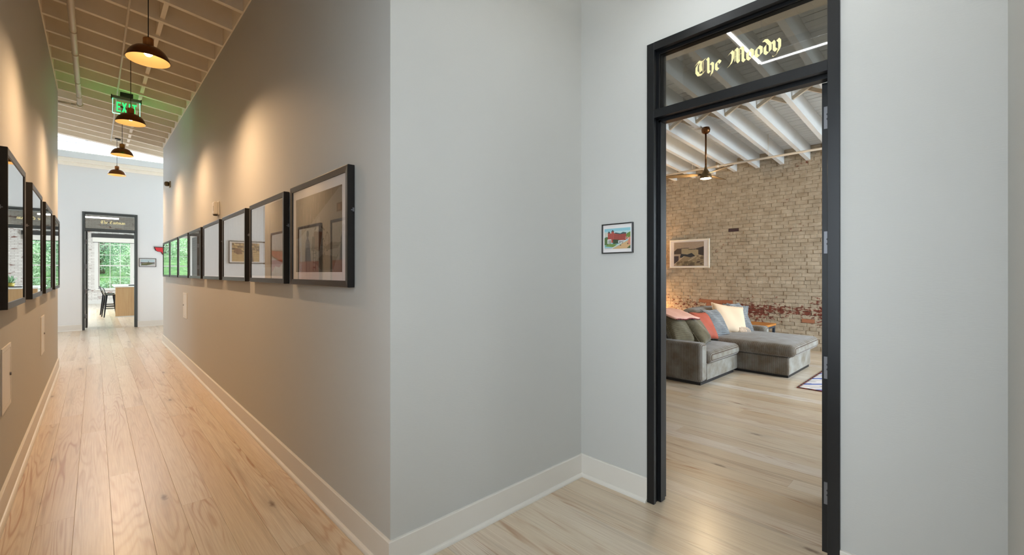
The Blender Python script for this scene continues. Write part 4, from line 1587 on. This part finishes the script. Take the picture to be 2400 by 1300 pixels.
for sx in (-1, 1):
    for sy in (-1, 1):
        x, y = (HX + 0.02) * sx, (HY + 0.0) * sy
        MB().cyl((x, y, 0.06), (x, y, zc(1.745 + x, 0.7375 + y) + JD - 3.30), 0.002, n=6).obj('cable', M['steel'], lr)

# ------------------------------------------------------------------ lounge: sofa
SX0, SX1 = 5.80, 8.66
sf = thing('sectional_sofa', 'grey corduroy corner sofa with a chaise on its right, before the brick wall', 'sofa', (SX0, 1.75, 0))
ox, oy = SX0, 1.75


def L(mb):
    mb.v = [(x - ox, y - oy, z) for x, y, z in mb.v]
    return mb


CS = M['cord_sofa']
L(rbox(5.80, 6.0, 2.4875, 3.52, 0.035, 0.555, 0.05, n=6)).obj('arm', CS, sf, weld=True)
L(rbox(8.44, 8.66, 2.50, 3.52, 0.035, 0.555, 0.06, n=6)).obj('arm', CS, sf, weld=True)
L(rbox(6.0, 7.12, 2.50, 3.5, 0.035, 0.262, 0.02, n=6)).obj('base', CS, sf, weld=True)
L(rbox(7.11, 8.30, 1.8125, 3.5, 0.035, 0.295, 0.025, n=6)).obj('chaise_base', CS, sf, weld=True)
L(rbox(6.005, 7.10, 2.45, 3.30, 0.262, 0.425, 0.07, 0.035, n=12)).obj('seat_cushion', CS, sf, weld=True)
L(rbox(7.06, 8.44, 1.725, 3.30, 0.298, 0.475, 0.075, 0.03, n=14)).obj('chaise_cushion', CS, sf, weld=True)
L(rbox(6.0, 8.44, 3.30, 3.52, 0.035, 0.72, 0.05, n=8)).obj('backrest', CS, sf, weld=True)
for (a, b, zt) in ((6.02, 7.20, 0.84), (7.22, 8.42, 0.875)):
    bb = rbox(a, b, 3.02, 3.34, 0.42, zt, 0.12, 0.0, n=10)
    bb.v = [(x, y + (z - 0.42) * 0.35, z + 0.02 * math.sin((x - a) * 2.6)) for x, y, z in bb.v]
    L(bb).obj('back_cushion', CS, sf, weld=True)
m = MB().box(5.83, 6.98, 2.51, 3.48, 0.0, 0.036)
m.box(7.14, 8.27, 1.83, 3.48, 0.0, 0.036)
m.box(8.27, 8.62, 2.54, 3.48, 0.0, 0.036)
L(m).obj('plinth', M['plinth'], sf)


def pillow_mb(w_, h_, t_, n=22, sag=0.0):
    u = np.linspace(-1, 1, n)
    U, V = np.meshgrid(u, u, indexing='ij')
    f = np.clip((1 - U ** 4) * (1 - V ** 4), 0, 1) ** 0.5
    pinch = 1 - 0.10 * (1 - np.abs(V) ** 3) * np.abs(U) ** 3
    X = w_ / 2 * U * (1 - 0.07 * (1 - V ** 2) * np.abs(U) ** 2)
    Z = h_ / 2 * V * (1 - 0.07 * (1 - U ** 2) * np.abs(V) ** 2)
    wr = 0.010 * np.sin(5 * U + 3 * V) * f
    mb = MB()
    for s in (-1, 1):
        P = np.stack([X, s * t_ / 2 * f + wr, Z], -1)
        mb.grid(P, flip=(s > 0))
    # piping around the seam
    return mb


def seam(w_, h_, r=0.006, n=16):
    pts = []
    for k in range(4):
        for i in range(n):
            u = -1 + 2 * i / n
            U, V = ((u, -1), (1, u), (-u, 1), (-1, -u))[k]
            pts.append((w_ / 2 * U * (1 - 0.07 * (1 - V ** 2) * abs(U) ** 2), 0, h_ / 2 * V * (1 - 0.07 * (1 - U ** 2) * abs(V) ** 2)))
    pts.append(pts[0])
    return MB().tube(pts, r, 6)


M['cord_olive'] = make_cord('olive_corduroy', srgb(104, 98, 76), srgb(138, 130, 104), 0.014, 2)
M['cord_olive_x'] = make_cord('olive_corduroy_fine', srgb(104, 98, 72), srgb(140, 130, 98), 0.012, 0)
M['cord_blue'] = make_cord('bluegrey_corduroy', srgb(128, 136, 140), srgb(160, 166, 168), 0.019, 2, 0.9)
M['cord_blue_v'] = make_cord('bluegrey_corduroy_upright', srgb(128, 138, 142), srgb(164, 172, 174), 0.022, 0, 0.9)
M['velvet_rust'] = simple('rust_velvet', srgb(168, 80, 58), 0.7, nscale=6, namt=0.3)
M['velvet_mustard'] = simple('mustard_velvet', srgb(128, 104, 62), 0.75, nscale=6, namt=0.2)
M['cream_cloth'] = simple('cream_cotton', srgb(220, 194, 164), 0.85, nscale=4, namt=0.06)
M['pink_wool'] = simple('pink_wool', srgb(216, 168, 150), 0.95, nscale=30, namt=0.08, bump=0.3, bscale=120)
M['piping_dark'] = simple('dark_piping', srgb(60, 50, 38), 0.8)
M['fringe'] = simple('cream_fringe', srgb(226, 206, 186), 0.9)


def pillow(label, cen, w_, h_, t_, mat, yaw, tilt, roll, pipe=None, back=None):
    t = thing('throw_pillow', label, 'pillow', cen, 0, 'pillows along the sofa')
    t.rotation_mode = 'YXZ'
    t.rotation_euler = (R(tilt), R(roll), R(yaw))
    pm = pillow_mb(w_, h_, t_)
    if back:
        n = len(pm.f) // 2
        pm.m = [0] * n + [1] * n
        pm.obj('cover', [mat, back], t, weld=True)
    else:
        pm.obj('cover', mat, t, weld=True)
    seam(w_, h_).obj('piping', pipe or mat, t)
    return t


# yaw turns the face: 0 faces -y; negative yaw faces towards -x (the door)
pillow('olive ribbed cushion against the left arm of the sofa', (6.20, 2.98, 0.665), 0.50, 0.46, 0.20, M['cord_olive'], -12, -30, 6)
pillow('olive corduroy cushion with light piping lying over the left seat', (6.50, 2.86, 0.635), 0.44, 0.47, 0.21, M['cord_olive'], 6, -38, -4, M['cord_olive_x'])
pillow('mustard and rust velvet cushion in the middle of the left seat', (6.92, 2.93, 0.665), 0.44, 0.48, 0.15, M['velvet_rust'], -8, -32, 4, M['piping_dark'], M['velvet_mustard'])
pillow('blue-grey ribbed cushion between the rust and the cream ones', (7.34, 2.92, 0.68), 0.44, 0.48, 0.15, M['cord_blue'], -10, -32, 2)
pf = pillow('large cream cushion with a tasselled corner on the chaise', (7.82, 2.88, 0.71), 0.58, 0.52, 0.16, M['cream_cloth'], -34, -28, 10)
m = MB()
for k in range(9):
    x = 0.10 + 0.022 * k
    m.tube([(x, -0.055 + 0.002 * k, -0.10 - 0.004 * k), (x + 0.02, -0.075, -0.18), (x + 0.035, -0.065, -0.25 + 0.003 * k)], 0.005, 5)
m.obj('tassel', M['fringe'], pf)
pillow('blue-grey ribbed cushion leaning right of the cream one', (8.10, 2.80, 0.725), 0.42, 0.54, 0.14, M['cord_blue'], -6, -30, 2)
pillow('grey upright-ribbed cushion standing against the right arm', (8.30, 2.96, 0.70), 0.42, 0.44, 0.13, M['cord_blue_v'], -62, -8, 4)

# blanket folded over the left back cushion
tb = thing('throw_blanket', 'dusty pink blanket with dark red edge folded over the left back cushion', 'blanket', (6.0, 2.9, 0.0))
prof = [(0.60, 0.60), (0.62, 0.82), (0.55, 0.895), (0.42, 0.915), (0.28, 0.90), (0.16, 0.865), (0.06, 0.825), (-0.02, 0.80)]
nx = 14
P = np.zeros((len(prof), nx, 3))
for i, (yy, z_) in enumerate(prof):
    for j in range(nx):
        x = -0.10 + 0.58 * j / (nx - 1)
        P[i, j] = (x, yy + 0.015 * math.sin(j * 1.1) - 0.10 * j / nx, z_ + 0.035 + 0.006 * math.sin(j * 0.9 + i) - 0.03 * (j / nx) ** 2)
b1 = MB().grid(P, flip=True).obj('blanket_cloth', M['pink_wool'], tb)
so = b1.modifiers.new('thick', 'SOLIDIFY')
so.thickness = 0.022
so.offset = 1
m = MB()
m.tube([tuple(P[-1, j] + np.array([0, -0.004, 0.004])) for j in range(nx)], 0.008, 6)
m.obj('edge_trim', simple('burgundy_trim', srgb(110, 36, 40), 0.8), tb)

# end table
et = thing('end_table', 'end table with honey wood top and blue-grey steel legs beside the sofa', 'table', (9.12, 2.93, 0))
MB().box(-0.37, 0.37, -0.30, 0.30, 0.485, 0.525).obj('table_top', make_wood('honey_wood', srgb(196, 132, 62), srgb(164, 100, 44), 0, 1.0), et, 0.004)
stl = simple('bluegrey_steel', srgb(66, 76, 88), 0.4, 0.4)
for sx in (-1, 1):
    for sy in (-1, 1):
        MB().box(sx * 0.335 - 0.02, sx * 0.335 + 0.02, sy * 0.265 - 0.02, sy * 0.265 + 0.02, 0.0, 0.445).obj('leg', stl, et)
m = MB()
m.box(-0.355, 0.355, -0.285, -0.255, 0.445, 0.485)
m.box(-0.355, 0.355, 0.255, 0.285, 0.445, 0.485)
m.box(-0.355, -0.325, -0.255, 0.255, 0.445, 0.485)
m.box(0.325, 0.355, -0.255, 0.255, 0.445, 0.485)
m.obj('apron', stl, et)

# floor lamp out of sight at the left (its warm light washes the brick)
lp = thing('floor_lamp', 'floor lamp with linen shade at the left end of the brick wall', 'lamp', (9.45, 5.55, 0))
MB().lathe([(0, 0), (0.15, 0), (0.15, 0.02), (0.02, 0.035), (0.0, 0.035)], 24).obj('base', M['dark_plastic'], lp)
MB().cyl((0, 0, 0.03), (0, 0, 1.30), 0.011, n=12).obj('pole', M['bronze'], lp)
m = MB().lathe([(0.20, 1.12), (0.15, 1.42)], 28)
m.lathe([(0.15, 1.42), (0.197, 1.12)], 28)
m.obj('lamp_shade', simple('linen_shade', srgb(230, 206, 168), 0.9), lp)
point('floor_lamp_light', (9.45, 5.55, 1.25), 65, (1.0, 0.60, 0.28), 0.05)
point('floor_lamp_light_low', (9.45, 5.55, 1.05), 20, (1.0, 0.60, 0.28), 0.05)

# rug
cv = Cv(120, 150, (222, 214, 208))
X_, Z_ = cv.X, cv.Z
wv = np.abs(((X_ * 3.0) % 1.0) - 0.5) * 0.25
ph = ((Z_ + wv) * 7) % 1.0
cv.put((ph < 0.05), (44, 40, 46))
cv.put((ph > 0.30) & (ph < 0.50), (72, 92, 160))
cv.put((ph > 0.62) & (ph < 0.70), (196, 190, 200))
cv.put((ph > 0.80) & (ph < 0.83), (44, 40, 46))
ed = (X_ < 0.012) | (Z_ < 0.010) | (X_ > 0.988) | (Z_ > 0.990)
cv.put(ed & (((X_ + Z_) * 26) % 1.0 < 0.5), (168, 74, 58))
cv.put(ed & (((X_ + Z_) * 26) % 1.0 >= 0.3), (44, 46, 44))
rg_ = thing('area_rug', 'woven rug with blue, black and red zigzags on the lounge floor', 'rug', (6.62, 1.60, 0), R(-90))
MB().box(0.0, 2.3, 0.0, 3.0, 0.0005, 0.009).obj('backing', simple('rug_backing', srgb(120, 70, 60), 0.95), rg_)
po = bpy.data.objects.new('pile', print_mesh(cv, 2.3, 3.0, make_print('rug_yarn', 0.95), 'pile', True))
C.objects.link(po)
po.parent = rg_
po.location = (1.15, 0.0, 0.0105)

# ceiling fan
fan = thing('ceiling_fan', 'bronze ceiling fan with a lit lamp on a long rod in the lounge', 'fan', (7.19, 3.01, 3.02))
tp = zm(7.19) - 3.02
MB().lathe([(0.0, tp + 0.001), (0.055, tp + 0.001), (0.068, tp - 0.035), (0.062, tp - 0.075), (0.030, tp - 0.10), (0.0, tp - 0.10)], 24).obj('canopy', M['bronze'], fan)
MB().cyl((0, 0, 0.16), (0, 0, tp - 0.08), 0.0135, n=14).obj('rod', M['bronze'], fan)
MB().lathe([(0.016, 0.20), (0.022, 0.16), (0.06, 0.09), (0.085, 0.05), (0.092, 0.015), (0.085, 0.0)], 28).obj('motor', simple('fan_bronze', srgb(112, 92, 62), 0.38, 0.6), fan)
MB().lathe([(0.0, -0.004), (0.07, -0.003), (0.085, 0.004)], 28).obj('lamp_disc', emit('fan_lamp', (1.0, 0.84, 0.60), 9.0), fan)
bl = make_wood('fan_blade_wood', srgb(96, 80, 56), srgb(78, 64, 44), 0, 1.0)
for ang in (-3.5, -123.5, 116.5):
    b = MB()
    ca, sa = math.cos(R(ang)), math.sin(R(ang))
    pr = [(0.07, -0.03), (0.20, -0.055), (0.50, -0.065), (0.62, -0.045), (0.64, 0.0), (0.62, 0.045), (0.50, 0.065), (0.20, 0.055), (0.07, 0.03)]
    vs = []
    for zo_ in (0.0, 0.008):
        for r_, w_ in pr:
            vs.append((r_ * ca - w_ * sa, r_ * sa + w_ * ca, 0.065 + zo_ + w_ * 0.18))
    n = len(pr)
    b.add(vs, [tuple(reversed(range(n))), tuple(range(n, 2 * n))] + [(i, (i + 1) % n, n + (i + 1) % n, n + i) for i in range(n)])
    b.obj('blade', bl, fan)
point('fan_light', (7.19, 3.01, 2.96), 42, (1.0, 0.74, 0.45), 0.06)

# lounge pipe under the joists near the brick
lpipe = thing('lounge_pipe', 'long white pipe crossing below the lounge joists near the brick wall', 'pipe', (8.9, -2.4, 3.59))
MB().cyl((0, 0, 0), (0, 9.3, 0), 0.02, n=14).obj('tube', M['pipe'], lpipe)
for y in (3.3, 5.0, 6.4):
    MB().cyl((0, y, 0.0), (0, y, zm(8.9) + JM - 3.59), 0.004, n=8).obj('hanger', M['pipe'], lpipe)
for y in (4.1, 5.9, 7.3):
    MB().cyl((0, y - 0.03, 0), (0, y + 0.03, 0), 0.027, n=14).obj('coupling', M['pipe'], lpipe)

# ------------------------------------------------------------------ office furniture
isl = thing('kitchen_island', 'tan wooden counter with a white worktop in the office', 'counter', (1.10, 19.75, 0))
MB().box(-0.60, 0.60, 0.0, 0.03, 0.0, 1.0).obj('end_panel', M['island_wood'], isl)
MB().box(-0.28, 0.60, 0.03, 3.2, 0.0, 1.0).obj('body', M['island_wood'], isl)
MB().box(-0.62, 0.62, -0.02, 3.25, 1.0, 1.04).obj('worktop', M['white_stone'], isl, 0.003)
MB().box(-0.605, 0.60, -0.012, 0.0, 0.0, 0.03).obj('plinth', M['trim'], isl)
tray = thing('serving_tray', 'flat black tray lying on the white worktop', 'tray', (1.02, 20.25, 1.0405))
MB().box(-0.17, 0.17, -0.12, 0.12, 0.0, 0.012).obj('tray_base', M['dark_plastic'], tray, 0.003)
m = MB()
for a, b, c, d in ((-0.17, 0.17, -0.12, -0.11), (-0.17, 0.17, 0.11, 0.12), (-0.17, -0.16, -0.11, 0.11), (0.16, 0.17, -0.11, 0.11)):
    m.box(a, b, c, d, 0.012, 0.03)
m.obj('rim', M['dark_plastic'], tray)
pt = thing('potted_plant', 'small plant in an olive pot on the worktop by the door jamb', 'plant', (1.16, 21.0, 1.0405))
MB().lathe([(0, 0), (0.07, 0), (0.09, 0.13), (0.08, 0.13), (0.07, 0.10), (0, 0.10)], 18).obj('pot', simple('olive_pot', srgb(140, 124, 40), 0.5), pt)
m = MB()
rg = random.Random(3)
for k in range(26):
    a = rg.uniform(0, 6.28)
    r1, h1 = rg.uniform(0.06, 0.2), rg.uniform(0.15, 0.4)
    x1, y1 = r1 * math.cos(a), r1 * math.sin(a)
    dx, dy = -0.025 * math.sin(a), 0.025 * math.cos(a)
    m.add([(0, 0, 0.10), (x1 * 0.6 + dx, y1 * 0.6 + dy, h1 * 0.7), (x1, y1, h1), (x1 * 0.6 - dx, y1 * 0.6 - dy, h1 * 0.7)], [(0, 1, 2, 3)])
m.obj('foliage', M['leaf_dark'], pt)


def stool(label, loc, rz):
    """metal bar stool with splayed sheet legs, foot rails and a low back"""
    t = thing('bar_stool', label, 'stool', loc, rz, 'black metal bar stools at the counter')
    bm_ = simple('stool_black', srgb(20, 20, 24), 0.28, 0.5)
    rbox(-0.16, 0.16, -0.16, 0.16, 0.725, 0.755, 0.012, n=4).obj('seat', M['stool'], t, weld=True)
    for sx in (-1, 1):
        for sy in (-1, 1):
            x0, y0, x1, y1 = sx * 0.13, sy * 0.13, sx * 0.205, sy * 0.205
            w0, w1 = 0.05, 0.014
            m = MB()
            m.hexa([(x1 - w1, y1 - w1, 0), (x1 + w1, y1 - w1, 0), (x1 + w1, y1 + w1, 0), (x1 - w1, y1 + w1, 0),
                    (x0 - w0 / 2, y0 - w0 / 2, 0.73), (x0 + w0 / 2, y0 - w0 / 2, 0.73), (x0 + w0 / 2, y0 + w0 / 2, 0.73), (x0 - w0 / 2, y0 + w0 / 2, 0.73)])
            m.obj('leg', M['stool'], t)
    for z_, e in ((0.28, 0.178), (0.36, 0.168)):
        for k in range(4):
            a = [(-e, -e), (e, -e), (e, e), (-e, e)]
            p, q = a[k], a[(k + 1) % 4]
            MB().cyl((p[0], p[1], z_), (q[0], q[1], z_), 0.009, n=8).obj('foot_rail', M['stool'], t)
    m = MB()
    pts = [(-0.15, -0.15, 0.74), (-0.20, -0.19, 0.92), (-0.23, -0.17, 0.99), (-0.25, 0.0, 1.0), (-0.23, 0.17, 0.99), (-0.20, 0.19, 0.92), (-0.15, 0.15, 0.74)]
    m.tube(pts, 0.012, 8)
    m.obj('back_frame', M['stool'], t)
    P = np.zeros((2, 7, 3))
    for j in range(7):
        yy = -0.10 + 0.2 * j / 6
        P[0, j] = (-0.165, yy * 0.8, 0.75)
        P[1, j] = (-0.245, yy, 0.995)
    o = MB().grid(P).obj('backrest', M['stool_back'], t)
    s_ = o.modifiers.new('thick', 'SOLIDIFY')
    s_.thickness = 0.006
    return t


M['stool'] = simple('stool_metal', srgb(22, 22, 26), 0.25, 0.4)
M['stool_back'] = simple('stool_back', srgb(70, 62, 44), 0.35, 0.4)
s1 = stool('black metal bar stool nearest the door at the counter', (0.40, 20.15, 0), R(8))
s2 = dup(s1, (0.36, 21.35, 0), R(-4), 'black metal bar stool behind the nearest one at the counter')

# roller shade and dark valance above the office window
rs = thing('roller_shade', 'white roller shade under a black valance at the office window', 'shade', (0.73, 28.9, 2.93))
MB().box(-0.85, 0.85, -0.04, 0.04, 0.24, 0.42).obj('valance', M['dark_plastic'], rs)
MB().box(-0.80, 0.80, -0.004, 0.004, 0.02, 0.24).obj('fabric', M['white_plastic'], rs)
MB().box(-0.80, 0.80, -0.012, 0.012, 0.0, 0.02).obj('bottom_bar', M['dark_plastic'], rs)

ol = thing('office_light', 'long white LED bar hanging across the office behind the transom glass', 'lamp', (0.2, 22.0, 3.46))
MB().box(-0.9, 0.45, -0.04, 0.04, 0.0, 0.06).obj('housing', M['white_plastic'], ol)
MB().box(-0.9, 0.45, -0.044, -0.04, 0.003, 0.057).obj('diffuser', M['led'], ol)
for x in (-0.7, 0.3):
    MB().cyl((x, 0, 0.06), (x, 0, 0.94), 0.003, n=6).obj('cable', M['steel'], ol)

# ------------------------------------------------------------------ outside: lawn and trees
lw = MB()
P = np.zeros((20, 30, 3))
for i in range(20):
    for j in range(30):
        y = 29.6 + i * 1.6
        x = -24 + j * 1.7
        P[i, j] = (x, y, -0.6 + max(0, (y - 31)) * 0.42 + 0.15 * math.sin(x * 0.7 + i))
lw.grid(P, flip=True)
tag(lw.obj('ground', M['lawn']), 'green bank rising outside the office windows', 'ground', kind='structure')


def tree(label, x, y, z, h, r, mat, seed):
    t = thing('leafy_tree', label, 'tree', (x, y, z), 0, 'trees outside the office windows')
    m = MB().cyl((0, 0, -0.3), (0.1, 0, h * 0.6), 0.16, 0.07, 10)
    rg = random.Random(seed)
    for k in range(6):
        a = rg.uniform(0, 6.28)
        m.cyl((0.05, 0, h * (0.25 + 0.06 * k)), (r * 0.6 * math.cos(a), r * 0.6 * math.sin(a), h * (0.45 + 0.08 * k)), 0.05, 0.015, 6)
    m.obj('trunk', M['bark'], t)
    g = np.random.default_rng(seed)
    N = 13000
    cl_ = g.normal(0, 1, (26, 3))
    cl_ /= np.linalg.norm(cl_, axis=1, keepdims=True)
    cl_ *= g.uniform(0.4, 0.85, (26, 1))
    c = cl_[g.integers(0, 26, N)] + g.normal(0, 0.17, (N, 3))
    c = c * np.array([r, r, h * 0.48]) + np.array([0, 0, h * 0.45])
    d1 = g.normal(0, 1, (N, 3))
    d1 /= np.linalg.norm(d1, axis=1, keepdims=True)
    d2 = np.cross(d1, g.normal(0, 1, (N, 3)))
    d2 /= np.linalg.norm(d2, axis=1, keepdims=True)
    s = g.uniform(0.03, 0.075, (N, 1))
    V = np.stack([c - d1 * s, c + d2 * s * 0.5, c + d1 * s, c - d2 * s * 0.5], 1).reshape(-1, 3)
    f = MB()
    f.add(V.tolist(), [tuple(range(4 * i, 4 * i + 4)) for i in range(N)])
    f.obj('foliage', mat, t)['kind'] = 'stuff'


TL = [(-3.4, 33.6, 0.4, 4.6, 1.9, 'leaf'), (0.3, 36.2, 1.4, 5.2, 2.2, 'leaf_dark'), (2.3, 33.2, 0.2, 3.6, 1.4, 'leaf'), (5.0, 36.8, 1.7, 5.6, 2.3, 'leaf_dark'), (-1.6, 39.6, 3.0, 5.6, 2.4, 'leaf'), (2.4, 40.4, 3.3, 5.8, 2.6, 'leaf')]
TN = ['pale green tree left of the office window view', 'darker green tree in the middle of the office window', 'small pale tree close to the right of the office window', 'dark green tree at the right beyond the window', 'tall pale tree on the bank behind the middle', 'tall pale tree on the bank at the right rear']
sh_spots = [(-1.9, 32.2), (-0.2, 32.8), (1.0, 32.0), (3.6, 33.0)]
sh_labels = ['low pale shrub under the left office window', 'low shrub left of the middle outside the office window', 'low shrub right of the middle outside the office window', 'low shrub at the right outside the office window']
for k, (a, lb) in enumerate(zip(sh_spots, sh_labels)):
    t = thing('leafy_shrub', lb, 'shrub', (a[0], a[1], -0.25), 0, 'shrubs outside the office windows')
    g = np.random.default_rng(60 + k)
    N = 5000
    d = g.normal(0, 1, (N, 3))
    d /= np.linalg.norm(d, axis=1, keepdims=True)
    c = d * g.uniform(0.5, 1.0, (N, 1)) * np.array([0.95, 0.8, 0.75]) + np.array([0, 0, 0.75])
    d1 = g.normal(0, 1, (N, 3))
    d1 /= np.linalg.norm(d1, axis=1, keepdims=True)
    d2 = np.cross(d1, d)
    q = g.uniform(0.025, 0.06, (N, 1))
    V = np.stack([c - d1 * q, c + d2 * q * 0.5, c + d1 * q, c - d2 * q * 0.5], 1).reshape(-1, 3)
    MB().add(V.tolist(), [tuple(range(4 * i_, 4 * i_ + 4)) for i_ in range(N)]).obj('foliage', M['leaf' if k % 2 else 'leaf_dark'], t)['kind'] = 'stuff'
    st = MB()
    for q_ in range(5):
        st.cyl((0, 0, -0.1), (0.5 * math.cos(q_ * 1.3), 0.4 * math.sin(q_ * 1.3), 0.9), 0.02, 0.008, 6)
    st.obj('stems', M['bark'], t)
for k, (a, lb) in enumerate(zip(TL, TN)):
    tree(lb, a[0], a[1], a[2], a[3], a[4], M[a[5]], 20 + k)
